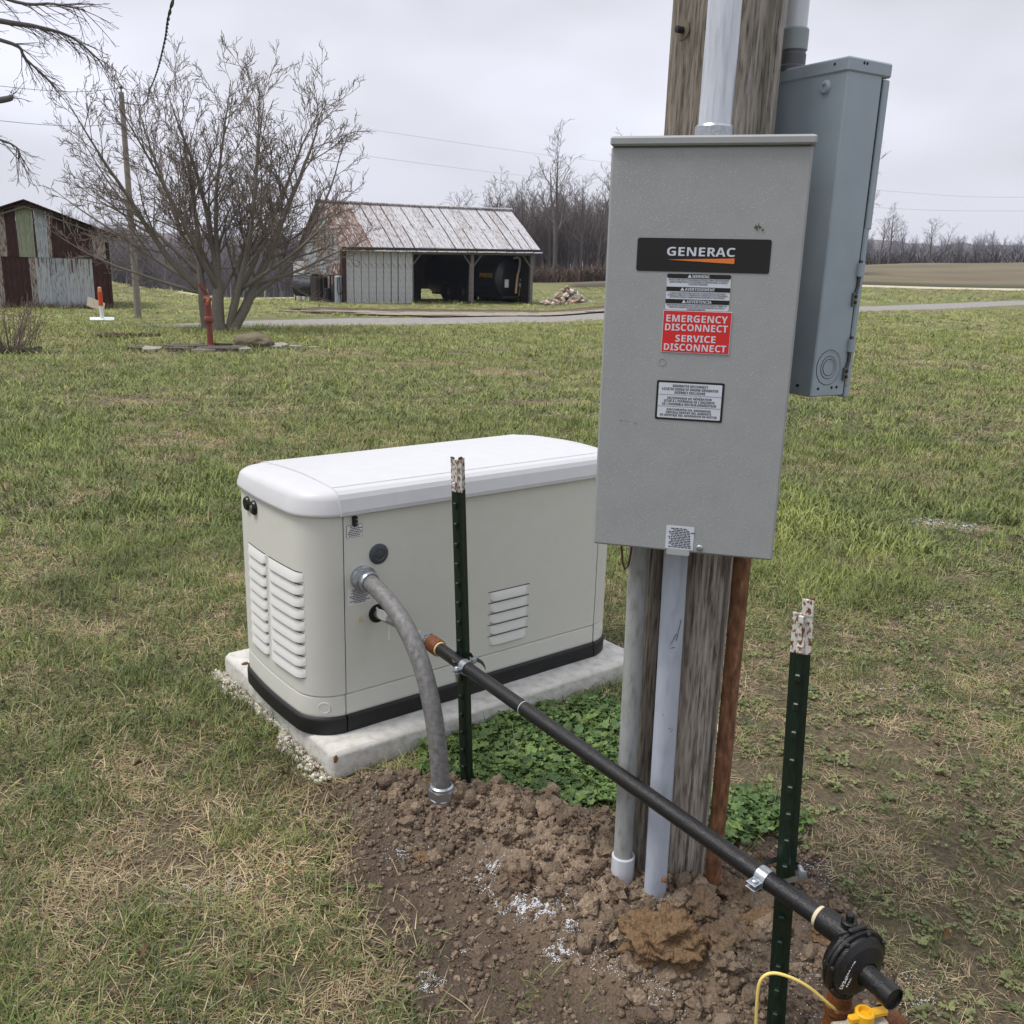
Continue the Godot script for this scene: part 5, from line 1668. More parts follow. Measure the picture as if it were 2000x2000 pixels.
	var path := smooth([Vector3(0.33, 4.6, -1.86), Vector3(-1.5, 3.75, -5.6), Vector3(-3.28, 3.68, -9.45), Vector3(-4.72, 4.09, -13.2), Vector3(-6.2, 4.37, -16.9), Vector3(-7.72, 4.67, -20.6), Vector3(-9.33, 4.85, -24.3), Vector3(-11.15, 5.35, -27.5)], 90)
	for s in 2:
		var strand := []
		for k in path.size():
			var an := k * 0.27 + PI * s
			strand.append(path[k] + Vector3(cos(an), sin(an), 0) * 0.009)
		b.tube(strand, 0.0085, 6)
	tag(put("service_cable", b, M.black), "black twisted service cable running up from behind the bare tree", "cable")
	var wires := [["thin overhead wire crossing the sky above the barn roof", [Vector3(-11.15, 5.7, -27.5), Vector3(-10.2, 7.6, -45.0), Vector3(-9.75, 8.815, -59.2), Vector3(6.956, 10.409, -89.7), Vector3(30, 13.5, -130)]], ["lower thin overhead wire crossing the sky above the barn roof", [Vector3(-11.15, 4.9, -27.5), Vector3(-10.0, 6.3, -45.0), Vector3(-9.32, 7.25, -59.3), Vector3(0.93, 8.93, -90.0), Vector3(20, 12.0, -140)]], ["thin wire running left from the top of the far utility pole", [Vector3(-11.15, 5.7, -27.5), Vector3(-13.98, 5.52, -26.55), Vector3(-24, 6.2, -22)]], ["lower thin wire running left from the far utility pole", [Vector3(-11.15, 4.8, -27.5), Vector3(-14.05, 4.65, -26.5), Vector3(-24, 5.3, -22)]], ["thin wire in the sky right of the blue grey box", [Vector3(22, 9.4, -92), Vector3(28.9, 7.37, -74.6), Vector3(32.0, 6.31, -62.3), Vector3(40, 6, -45)]], ["lower thin wire in the sky right of the blue grey box", [Vector3(20, 8.2, -94), Vector3(27.4, 6.24, -75.2), Vector3(32.1, 5.47, -62.2), Vector3(40, 5.2, -45)]]]
	for q in wires:
		b = MB.new()
		b.tube(smooth(q[1], 10), 0.008, 4)
		tag(put("overhead_wire", b, mat(Color8(150, 152, 160), 0.7)), q[0], "wire")
	# stone heap
	var heap := thing("stone_heap", "heap of pale broken stones and rubble right of the barn", "stone heap", Transform3D(Basis.IDENTITY, on(2.86, -54.3)))
	var kinds := [mat(Color8(178, 168, 154), 0.9), mat(Color8(206, 200, 190), 0.9), mat(Color8(136, 124, 110), 0.9), mat(Color8(158, 128, 112), 0.9)]
	for i in 110:
		var x := rng.randfn(0, 0.62)
		var z := rng.randfn(0, 0.45)
		var h := 0.95 * exp(-(x * x / 0.75 + z * z / 0.5)) * rng.randf_range(0.3, 1.0)
		b = MB.new()
		b.blob(Vector3.ZERO, Vector3(rng.randf_range(0.08, 0.22), rng.randf_range(0.06, 0.15), rng.randf_range(0.08, 0.2)), 0.35, 300 + i, 1, Basis.from_euler(Vector3(rng.randf(), rng.randf() * 6, rng.randf())), true)
		put("stone", b, kinds[i % 4], heap, Transform3D(Basis.IDENTITY, Vector3(x, h, z)))

# ---------------------------------------------------------------- buildings
func sheet_tex(sd: int, stops: Array, fx := 2.4, fy := 0.35) -> StandardMaterial3D:
	return tmat(ntex(sd, 0.016, stops, 6), Vector3(fx, fy, fy if fx <= 1.0 else fx), 0.75, 0.0)

func place_buildings() -> void:
	M.galv = sheet_tex(60, [[0.0, Color8(96, 66, 52)], [0.3, Color8(140, 132, 126)], [0.42, Color8(158, 166, 174)], [0.75, Color8(172, 180, 188)], [1.0, Color8(150, 158, 168)]])
	M.galv_rusty = sheet_tex(61, [[0.0, Color8(58, 32, 24)], [0.34, Color8(98, 60, 44)], [0.48, Color8(150, 136, 124)], [0.7, Color8(168, 172, 176)], [1.0, Color8(112, 78, 60)]])
	M.sheet_dark = sheet_tex(62, [[0.0, Color8(28, 15, 13)], [0.5, Color8(54, 27, 21)], [0.8, Color8(80, 40, 29)], [1.0, Color8(120, 66, 44)]])
	M.sheet_green = sheet_tex(63, [[0.0, Color8(112, 116, 94)], [0.5, Color8(136, 142, 120)], [1.0, Color8(160, 164, 150)]])
	M.roof_clean = sheet_tex(64, [[0.0, Color8(92, 68, 56)], [0.27, Color8(128, 108, 97)], [0.36, Color8(182, 183, 187)], [1.0, Color8(202, 205, 210)]], 1.0, 0.3)
	M.roof_rusty = sheet_tex(65, [[0.0, Color8(78, 54, 44)], [0.33, Color8(112, 82, 66)], [0.43, Color8(174, 173, 175)], [0.9, Color8(196, 198, 202)], [1.0, Color8(140, 112, 98)]], 1.0, 0.3)
	M.roof_rust = sheet_tex(66, [[0.0, Color8(66, 46, 38)], [0.46, Color8(102, 73, 58)], [0.6, Color8(140, 118, 106)], [0.7, Color8(184, 184, 186)], [1.0, Color8(196, 197, 200)]], 1.0, 0.3)
	M.board = sheet_tex(67, [[0.0, Color8(84, 62, 50)], [0.22, Color8(132, 124, 116)], [0.34, Color8(170, 172, 173)], [0.7, Color8(184, 186, 188)], [1.0, Color8(160, 160, 158)]], 3.0, 0.3)
	M.timber = sheet_tex(68, [[0.0, Color8(74, 68, 64)], [0.5, Color8(112, 106, 102)], [1.0, Color8(140, 134, 130)]], 4.0, 0.6)
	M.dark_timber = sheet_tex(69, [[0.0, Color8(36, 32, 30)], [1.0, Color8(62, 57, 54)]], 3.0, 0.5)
	build_barn()
	build_shed()

func upright(x0: float, x1: float, y0: float, ya: float, yb: float, z: float, th: float) -> MB:   # a wall sheet with a sloping top
	var b := MB.new()
	b.prism(PackedVector2Array([Vector2(x0, y0), Vector2(x1, y0), Vector2(x1, yb), Vector2(x0, ya)]), z - th, z)
	var ribs := int((x1 - x0) / 0.2)
	for k in ribs:
		var x := lerpf(x0, x1, (k + 0.5) / ribs)
		var y := lerpf(ya, yb, (k + 0.5) / ribs)
		b.box(Vector3(x, (y0 + y) * 0.5, z + 0.004), Vector3(0.03, y - y0 - 0.02, 0.018), 0.006)
	return b

func build_barn() -> void:
	var c := 0.866
	var s := 0.5
	var bx := Transform3D(Basis(Vector3(c, 0, -s) * 0.958, Vector3.UP, Vector3(s, 0, c)), Vector3(-9.2, -1.06, -49.76))
	var barn := thing("barn", "weathered barn with rusty metal roof, open front bays and a grey sliding door", "barn", bx)
	var eave := func(x: float) -> float: return 3.02 + 0.018 * x
	var ridge := func(x: float) -> float: return 5.3 + 0.01 * x
	var b: MB
	# gable wall of narrow ribbed sheets
	var turn := Transform3D(Basis(Vector3(0, 0, -1), Vector3.UP, Vector3(1, 0, 0)), Vector3.ZERO)   # x runs to the back
	turn.basis = Basis(Vector3.UP, PI / 2)
	var top := func(d: float) -> float: return lerpf(3.02, 5.2, 1.0 - absf(d - 3.4) / 3.4)
	for k in 11:
		var d0 := 0.2 + k * 0.6
		var d1 := minf(d0 + 0.59, 6.8)
		# x of the sheet = depth, so the outside is seen from the left end
		b = MB.new()
		b.prism(PackedVector2Array([Vector2(-d1, -0.1), Vector2(-d0, -0.1), Vector2(-d0, top.call(d0)), Vector2(-d1, top.call(d1))]), 0.0, 0.03, Transform3D(Basis(Vector3(0, 0, 1), Vector3.UP, Vector3(-1, 0, 0)), Vector3.ZERO))
		for j in 3:
			var dd := d0 + 0.1 + j * 0.2
			b.box(Vector3(-0.036, top.call(dd) * 0.5 - 0.1, -dd), Vector3(0.018, top.call(dd), 0.03), 0.006)
		put("wall_sheet", b, M.galv if k in [1, 4, 5, 7, 8, 9] else M.galv_rusty, barn)
	for k in 6:
		b = MB.new()
		b.box(Vector3(-0.06, 3.2 + 0.15 * (k % 2), -1.7 - k * 0.6), Vector3(0.03, 2.2 - absf(k - 2.7) * 0.5, 0.42), 0.004)
		put("gable_board", b, M.galv_rusty, barn)
	b = MB.new()
	b.box(Vector3(-0.075, 1.72, -1.05), Vector3(0.03, 0.75, 1.25), 0.005, Basis(Vector3.RIGHT, 0.04))
	put("rusty_patch", b, M.roof_rust, barn)
	b = MB.new()
	b.box(Vector3(-0.02, 1.45, 0.02), Vector3(0.24, 2.95, 0.3), 0.01)
	put("corner_post", b, M.sheet_dark, barn)
	# sliding door of upright boards
	var door := MB.new()
	door.box(Vector3(2.05, 1.4, 0.02), Vector3(3.95, 2.6, 0.05))
	var dn := put("sliding_door", door, M.dark_timber, barn)
	for k in 9:
		var x := 0.12 + k * 0.438
		b = MB.new()
		var sk := rng.randf_range(-0.02, 0.02)
		b.box(Vector3(x + 0.215, 1.42 + sk, 0.062 + rng.randf_range(0, 0.012)), Vector3(0.428 - (0.02 if k != 6 else 0.06), 2.82, 0.03), 0.006)
		put("board", b, M.board, dn)
	b = MB.new()
	b.box(Vector3(1.97, 2.87, 0.13), Vector3(4.1, 0.07, 0.06), 0.01)
	put("door_rail", b, M.timber, barn)
	# frame of the open bays
	for q in [[4.02, 12.05, 2.93, 0.22, 0.05, 0.14], [4.02, 12.0, 2.73, 0.12, 0.12, 0.1]]:
		b = MB.new()
		b.box(Vector3((q[0] + q[1]) * 0.5, q[2] + 0.07, q[4]), Vector3(q[1] - q[0], q[3], q[5]), 0.012, Basis(Vector3(0, 0, 1), 0.018))
		put("beam", b, M.timber, barn)
	for x in [4.05, 7.9, 11.95]:
		b = MB.new()
		b.box(Vector3(x, 1.35, -0.08), Vector3(0.2, 2.9, 0.2), 0.015, Basis(Vector3(0, 0, 1), 0.006))
		put("post", b, M.timber, barn)
	b = MB.new()
	b.box(Vector3(7.74, 1.25, -0.02), Vector3(0.09, 2.1, 0.1), 0.012)
	put("post", b, M.timber, barn)
	for q in [[4.05, 1], [7.9, -1], [7.9, 1], [11.95, -1]]:
		b = MB.new()
		b.tube([Vector3(q[0] + q[1] * 0.05, 2.1, -0.02), Vector3(q[0] + q[1] * 0.62, 2.78, -0.02)], 0.045, 6)
		put("brace", b, M.timber, barn)
	# right, back and dividing walls
	for k in 11:
		b = MB.new()
		var d0 := 0.15 + k * 0.6
		b.prism(PackedVector2Array([Vector2(-d0 - 0.6, -0.1), Vector2(-d0, -0.1), Vector2(-d0, top.call(d0) + 0.15), Vector2(-d0 - 0.6, top.call(d0 + 0.6) + 0.15)]), -12.05, -12.02, Transform3D(Basis(Vector3(0, 0, 1), Vector3.UP, Vector3(-1, 0, 0)), Vector3.ZERO))
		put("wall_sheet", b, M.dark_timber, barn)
	for k in 3:
		b = MB.new()
		b.box(Vector3(11.93, 0.45 + k * 0.85, -3.4), Vector3(0.1, 0.12, 6.6), 0.01)
		put("girt", b, M.dark_timber, barn)
	for k in 20:
		b = MB.new()
		var low := 0.62 if k in [13, 14, 15] else -0.1
		b.box(Vector3(0.3 + k * 0.6, (3.1 + low) * 0.5, -6.8), Vector3(0.59, 3.1 - low, 0.03))
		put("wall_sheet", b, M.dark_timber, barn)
	b = MB.new()
	b.box(Vector3(4.1, 1.5, -3.5), Vector3(0.06, 3.1, 6.4))
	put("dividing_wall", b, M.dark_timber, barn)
	# roof: overlapping seamed sheets in two courses, the far slope in one
	var n := 20
	for side in [1, -1]:
		for k in n:
			var x0 := -0.3 + k * 0.635
			var x1 := x0 + 0.63
			for row in 2:
				var z0 := (0.45 if side == 1 else -7.2)
				var za := lerpf(z0, -3.4, 0.5 * row)
				var zb := lerpf(z0, -3.4, 0.5 * row + 0.52)
				b = MB.new()
				var pts := []
				for q in [[x0, za], [x1, za], [x1, zb], [x0, zb]]:
					var f: float = absf(q[1] + 3.4) / 3.4
					pts.append(Vector3(q[0], lerpf(ridge.call(q[0]), eave.call(q[0]) - 0.02, f) + 0.03 - 0.012 * row + 0.02 * row + rng.randf_range(-0.012, 0.012), q[1]))
				if side == -1: pts = [pts[1], pts[0], pts[3], pts[2]]
				b.quad(pts[0], pts[1], pts[2], pts[3])
				var dn2 := Vector3(0, -0.018, 0)
				b.quad(pts[3] + dn2, pts[2] + dn2, pts[1] + dn2, pts[0] + dn2)
				b.quad(pts[0] + dn2, pts[1] + dn2, pts[1], pts[0])
				var m: Material = M.roof_clean
				if k < 3: m = M.roof_rust
				elif k < 7 or (k + row * 3) % 4 == 0: m = M.roof_rusty
				elif k > 16: m = M.roof_clean
				var sheet := put("roof_sheet", b, m, barn)
				if side == 1:
					var rib := MB.new()
					rib.tube([pts[0] + Vector3(0.01, 0.012, 0), pts[3] + Vector3(0.01, 0.012, 0)], 0.03, 6)
					put("seam", rib, M.roof_rust if (k * 7 + row) % 3 == 0 else M.dark_timber if (k + row) % 2 else M.roof_rusty, sheet)
	b = MB.new()
	b.tube([Vector3(-0.35, 5.34, -3.4), Vector3(6, 5.35, -3.4), Vector3(12.45, 5.47, -3.4)], 0.07, 8)
	put("ridge_cap", b, M.roof_rusty, barn)
	b = MB.new()
	b.box(Vector3(6.1, 2.97, 0.36), Vector3(12.6, 0.13, 0.05), 0.01, Basis(Vector3(0, 0, 1), 0.018))
	put("fascia", b, M.dark_timber, barn)
	# lean-to behind the gable
	for k in 4:
		b = MB.new()
		b.box(Vector3(0.05, 0.95, -7.1 - k * 0.55), Vector3(0.04, 2.3, 0.53), 0.005)
		put("lean_to_board", b, M.board, barn)
	# tank, drum, stand and fuel pump beside the gable
	var tk := thing("fuel_tank", "black oval fuel tank on thin legs beside the barn gable", "fuel tank", bx * Transform3D(Basis(Vector3.UP, 0.5), Vector3(-1.1, 0.0, -3.3)))
	b = MB.new()
	b.lathe([Vector2(0, -0.75), Vector2(0.4, -0.74), Vector2(0.46, -0.68), Vector2(0.46, 0.68), Vector2(0.4, 0.74), Vector2(0, 0.75)], 24, Transform3D(Basis(Vector3.RIGHT, PI / 2) * Basis.from_scale(Vector3(0.75, 1, 1.25)), Vector3(0, 0.82, 0)))
	put("shell", b, mat(Color8(38, 43, 49), 0.5), tk)
	for q in [[-0.2, -0.55], [0.2, -0.55], [-0.2, 0.55], [0.2, 0.55]]:
		b = MB.new()
		b.tube([Vector3(q[0], 0.5, q[1]), Vector3(q[0] * 1.2, -0.1, q[1])], 0.03, 6)
		put("leg", b, M.black, tk)
	var dr := thing("oil_tank", "tall dark brown rusty tank between the black tank and the stand", "tank", bx * Transform3D(Basis(Vector3.UP, 0.2), Vector3(-0.75, 0, -1.9)))
	b = MB.new()
	b.box(Vector3(0, 0.72, 0), Vector3(0.75, 1.5, 0.85), 0.12)
	put("shell", b, mat(Color8(46, 36, 33), 0.8), dr)
	b = MB.new()
	b.box(Vector3(0, 1.48, 0), Vector3(0.79, 0.05, 0.89), 0.01)
	put("lid", b, mat(Color8(62, 50, 46), 0.8), dr)
	var sd := thing("steel_stand", "dark angle iron stand with a shelf beside the barn gable", "stand", bx * Transform3D(Basis.IDENTITY, Vector3(-0.62, 0, -0.95)))
	for q in [[-0.3, -0.3], [0.3, -0.3], [-0.3, 0.3], [0.3, 0.3]]:
		b = MB.new()
		b.box(Vector3(q[0], 0.7, q[1]), Vector3(0.06, 1.5, 0.06))
		put("leg", b, mat(Color8(52, 44, 40), 0.8), sd)
	for y in [0.12, 1.46]:
		b = MB.new()
		b.box(Vector3(0, y, 0), Vector3(0.72, 0.06, 0.7), 0.01)
		put("shelf", b, mat(Color8(70, 66, 62), 0.8), sd)
	b = MB.new()
	b.lathe([Vector2(0, 0.15), Vector2(0.22, 0.15), Vector2(0.22, 0.75), Vector2(0.2, 0.78), Vector2(0, 0.78)], 18)
	put("drum", b, mat(Color8(24, 22, 22), 0.6), sd)
	var fp := thing("fuel_pump", "pale cylinder pump with a black hose loop by the barn corner", "fuel pump", bx * Transform3D(Basis.IDENTITY, Vector3(-0.32, 0, 0.0)))
	b = MB.new()
	b.lathe([Vector2(0.0, 0.1), Vector2(0.2, 0.1), Vector2(0.2, 1.4), Vector2(0.16, 1.46), Vector2(0, 1.47)], 20)
	put("cylinder", b, mat(Color8(146, 152, 158), 0.5), fp)
	b = MB.new()
	b.tube(smooth([Vector3(-0.1, 1.4, 0.24), Vector3(-0.14, 0.8, 0.26), Vector3(-0.05, 0.52, 0.26), Vector3(0.1, 0.6, 0.26), Vector3(0.16, 1.0, 0.24), Vector3(0.16, 1.42, 0.2)], 6), 0.025, 6)
	put("hose", b, M.black, fp)
	b = MB.new()
	b.tube([Vector3(0.0, 1.42, 0.25), Vector3(0.05, 0.1, 0.27)], 0.022, 6)
	put("pipe", b, M.black, fp)
	b = MB.new()
	b.box(Vector3(-0.2, 0.06, 0.3), Vector3(1.3, 0.08, 0.5), 0.01)
	put("plinth", b, mat(Color8(96, 92, 88), 0.9), fp)
	# tanker parked askew inside
	var e := Vector3(0.766, 0, 0.643)
	var tx := Transform3D(Basis(Vector3(-0.643, 0, 0.766), Vector3.UP, e).orthonormalized(), Vector3(-0.62, -1.06, -56.3))
	tx.basis = Basis(Vector3.UP.cross(e), Vector3.UP, e)
	var tn := thing("tank_trailer", "black tank trailer with tandem wheels parked in the dark barn", "trailer", tx)
	var paint := mat(Color8(30, 34, 40), 0.3)
	b = MB.new()
	b.lathe([Vector2(0, -6.2), Vector2(0.9, -6.1), Vector2(1.16, -5.9), Vector2(1.18, -0.1), Vector2(1.14, -0.02), Vector2(0.7, 0.1), Vector2(0, 0.14)], 40, Transform3D(Basis(Vector3.RIGHT, PI / 2), Vector3(0, 1.5, 0)))
	put("tank", b, paint, tn)
	for z in [-2.7, -3.95]:
		for sx in [-1.0, 1.0]:
			b = MB.new()
			b.lathe([Vector2(0.3, -0.2), Vector2(0.5, -0.2), Vector2(0.56, -0.14), Vector2(0.56, 0.14), Vector2(0.5, 0.2), Vector2(0.3, 0.2)], 28, Transform3D(Basis(Vector3(0, 0, 1), PI / 2), Vector3(sx * 1.02, 0.56, z)))
			var w := put("wheel", b, mat(Color8(44, 42, 41), 0.9), tn)
			b = MB.new()
			b.lathe([Vector2(0.31, -0.17), Vector2(0.26, -0.1), Vector2(0.1, -0.12), Vector2(0, -0.14)] if sx < 0 else [Vector2(0.0, 0.14), Vector2(0.1, 0.12), Vector2(0.26, 0.1), Vector2(0.31, 0.17)], 24, Transform3D(Basis(Vector3(0, 0, 1), PI / 2), Vector3(sx * 1.02, 0.56, z)))
			put("rim", b, mat(Color8(122, 118, 112), 0.6), w)
	b = MB.new()
	b.box(Vector3(0, 0.42, -3.0), Vector3(0.9, 0.2, 6.0), 0.02)
	put("chassis", b, M.black, tn)
	b = MB.new()
	b.box(Vector3(0, 0.4, 0.3), Vector3(2.0, 0.12, 0.3), 0.02)
	put("rear_bar", b, mat(Color8(36, 36, 38), 0.6), tn)
	text("side_lettering", "PRESS", 0.24, Transform3D(Basis(Vector3.UP, -PI / 2), Vector3(-1.185, 1.62, -0.75)), mat(Color8(214, 160, 40), 0.6), tn, true, 1.0)
	b = MB.new()
	b.tube(smooth([Vector3(0.2, 2.62, 0.15), Vector3(0.42, 2.68, 0.3), Vector3(0.56, 2.5, 0.36), Vector3(0.5, 2.0, 0.36), Vector3(0.42, 1.75, 0.34)], 6), 0.07, 8)
	put("vent_pipe", b, mat(Color8(176, 174, 170), 0.6), tn)
	b = MB.new()
	b.tube(smooth([Vector3(0.42, 1.78, 0.34), Vector3(0.3, 1.1, 0.36), Vector3(0.26, 0.62, 0.36)], 6), 0.075, 8)
	put("hose", b, mat(Color8(206, 172, 128), 0.7), tn)
	for q in [[-0.35, 1.18, 0.15, 0.0], [0.78, 1.2, 0.32, -0.25]]:
		b = MB.new()
		b.box(Vector3(q[0], q[1], q[2]), Vector3(0.34, 0.46, 0.02), 0.004, Basis(Vector3(0, 0, 1), q[3]))
		put("white_notice", b, M.white, tn)
	b = MB.new()
	b.tube([Vector3(0.66, 1.0, 0.34), Vector3(0.5, 0.25, 0.36)], 0.03, 6)
	put("strut", b, mat(Color8(176, 152, 116), 0.7), tn)

func build_shed() -> void:
	var bx := Transform3D(Basis(Vector3(0.918, 0, -0.395) * 0.735, Vector3.UP, Vector3(0.395, 0, 0.918)), Vector3(-14.14, -0.62, -32.84))
	var shed := thing("shed", "patched rusty corrugated metal shed at the left edge of the yard", "shed", bx)
	var roof := func(x: float) -> float: return 3.5 - absf(x + 3.32) * 0.275
	var low := [[-0.14, 0.0, 2], [-0.75, -0.16, 2], [-1.35, -0.77, 3], [-1.95, -1.36, 3], [-2.55, -1.96, 0], [-3.15, -2.56, 3], [-3.4, -3.16, 1], [-4.5, -3.41, 2], [-4.7, -4.51, 1], [-5.4, -4.71, 3], [-6.45, -5.41, 2]]
	M.shed_grey = sheet_tex(74, [[0.0, Color8(92, 60, 44)], [0.22, Color8(146, 124, 104)], [0.34, Color8(164, 170, 174)], [1.0, Color8(188, 194, 200)]], 2.6, 0.2)
	var ms := [M.galv, M.galv_rusty, M.sheet_dark, M.shed_grey, M.sheet_green]
	for q in low:
		put("wall_sheet", upright(q[0], q[1], -0.1, 1.72, 1.72, 0.03, 0.02), ms[q[2]], shed)
	var upp := [[-0.68, -0.14, 1], [-1.25, -0.7, 2], [-1.8, -1.26, 2], [-2.38, -1.81, 2], [-2.52, -2.39, 1], [-3.0, -2.53, 0], [-3.08, -3.01, 2], [-3.75, -3.09, 4], [-4.2, -3.76, 2], [-4.6, -4.21, 1], [-5.4, -4.61, 3], [-6.45, -5.41, 2]]
	for q in upp:
		put("wall_sheet", upright(q[0], q[1], 1.69, roof.call(q[0]) - 0.08, roof.call(q[1]) - 0.08, 0.055, 0.02), ms[q[2]], shed)
	var streak := MB.new()   # rust that ran down from the lap of the sheets
	for k in 26:
		var x := rng.randf_range(-3.2, -0.7)
		var h := rng.randf_range(0.1, 0.62)
		streak.box(Vector3(x, 1.7 - h * 0.5, 0.047), Vector3(rng.randf_range(0.008, 0.035), h, 0.004))
	put("rust_streaks", streak, M.roof_rust, shed)
	var b := MB.new()
	b.box(Vector3(-0.06, 1.2, 0.0), Vector3(0.1, 2.5, 0.1), 0.01)
	put("corner_post", b, M.sheet_dark, shed)
	b = MB.new()
	b.box(Vector3(0.0, 1.2, -3.6), Vector3(0.03, 2.6, 7.0))
	put("side_wall", b, M.sheet_dark, shed)
	b = MB.new()
	b.box(Vector3(-3.3, 1.2, -7.0), Vector3(6.5, 2.6, 0.03))
	put("back_wall", b, M.sheet_dark, shed)
	b = MB.new()
	b.box(Vector3(-6.48, 1.2, -3.6), Vector3(0.03, 2.6, 7.0))
	put("side_wall", b, M.sheet_dark, shed)
	for sg in [-1.0, 1.0]:
		for k in 11:
			b = MB.new()
			var z0 := 0.4 - k * 0.7
			var far: float = -3.32 + sg * 3.78
			var pts := [Vector3(-3.32, 3.52, z0), Vector3(far, 3.52 - 3.78 * 0.275, z0), Vector3(far, 3.52 - 3.78 * 0.275, z0 - 0.69), Vector3(-3.32, 3.52, z0 - 0.69)]
			if sg < 0: pts.reverse()
			b.quad(pts[0], pts[1], pts[2], pts[3])
			var dn := Vector3(0, -0.03, 0)
			b.quad(pts[3] + dn, pts[2] + dn, pts[1] + dn, pts[0] + dn)
			for j in 4: b.quad(pts[(j + 1) % 4], pts[j], pts[j] + dn, pts[(j + 1) % 4] + dn)
			put("roof_sheet", b, M.galv_rusty if k % 3 else M.sheet_dark, shed)
		for y in [0.09, 0.2]:
			b = MB.new()
			b.tube([Vector3(-3.32, 3.5 - y, 0.33 - y * 0.6), Vector3(-3.32 + sg * 3.72, 3.5 - y - 3.72 * 0.275, 0.33 - y * 0.6)], 0.035, 6)
			put("rake_board", b, M.timber if y > 0.1 else M.sheet_dark, shed)
	b = MB.new()
	b.box(Vector3(0, 0.13, 0), Vector3(0.75, 0.36, 0.06), 0.02, Basis(Vector3(0, 0, 1), -0.3) * Basis(Vector3.RIGHT, -0.5))
	tag(put("leaning_slab", b, mat(Color8(196, 184, 162), 0.9), null, bx * Transform3D(Basis.IDENTITY, Vector3(-0.75, 0.05, 0.5))), "pale slab leaning at the foot of the rusty shed", "slab")
	var st := []
	for i in 3: st.append(tuft(400 + i, 18, 0.14, 0.28, 0.012, 0.0, 0.2))
	var sp := []
	var tt := []
	for i in 90:
		var p: Vector3 = bx * Vector3(rng.randf_range(-6.5, 0.0), 0, rng.randf_range(0.1, 0.45))
		sp.append(Transform3D(Basis(Vector3.UP, rng.randf() * 6), on(p.x, p.z)))
		tt.append(Color(0.3, 0.22, 0.13) * rng.randf_range(0.5, 1.1))
	scatter("dead_weeds", st, M.leaf, sp, tt, "dead brown weeds along the foot of the rusty shed", "weeds")

# ---------------------------------------------------------------- trees
func limb_to(b: MB, p: Vector3, dir: Vector3, ln: float, r0: float, r1: float, seg: int, sides: int, wob: float, lift: float, r: RandomNumberGenerator) -> Array:
	var pts := [p]
	var rad := [r0]
	var d := dir.normalized()
	for k in seg:
		d = (d + Vector3(r.randf_range(-1, 1), r.randf_range(-1, 1), r.randf_range(-1, 1)) * wob + Vector3.UP * lift).normalized()
		p += d * ln / seg
		pts.append(p)
		rad.append(lerpf(r0, r1, float(k + 1) / seg))
	b.tube(pts, rad, sides, false)
	return [pts, rad]

func fork(b: Array, p: Vector3, dir: Vector3, ln: float, r0: float, lev: int, o: Dictionary, r: RandomNumberGenerator) -> void:
	var lens: Array = o.spacing
	var seg := maxi(2, int(ln / o.step[lev]))
	var tip: float = o.twig
	var got := limb_to(b[mini(lev, b.size() - 1)], p, dir, ln, r0, tip, seg, o.sides[lev], o.wob[lev], o.lift[lev], r)
	if lev + 1 >= lens.size(): return
	var pts: Array = got[0]
	var n := maxi(2, int(ln * (1.0 - o.bare[lev]) / lens[lev + 1]))
	for k in n:
		var f: float = lerpf(o.bare[lev], 1.0, (k + r.randf_range(0.2, 0.9)) / n)
		var x: float = f * (pts.size() - 1)
		var i := mini(int(x), pts.size() - 2)
		var q: Vector3 = pts[i].lerp(pts[i + 1], x - i)
		var d: Vector3 = (pts[i + 1] - pts[i]).normalized()
		var side := d.cross(Vector3(r.randf_range(-1, 1), r.randf_range(-1, 1), r.randf_range(-1, 1))).normalized()
		var an: float = r.randf_range(o.angle[0], o.angle[1])
		var nd := d * cos(an) + side * sin(an)
		var cl: float = ln * o.ratio[lev] * (1.02 - 0.56 * f) * r.randf_range(0.65, 1.2)
		if o.has("shape"):
			var e: Vector3 = (q + nd * cl * 0.8 - o.shape[0]) / o.shape[1]
			if e.length() > 1.0: cl *= clampf(1.6 - e.length(), 0.25, 0.6)
		cl = maxf(cl, o.twiglen)
		fork(b, q, nd, cl, maxf(o.twig, lerpf(got[1][i], got[1][i + 1], x - i) * o.get("thin", 0.55)), lev + 1, o, r)

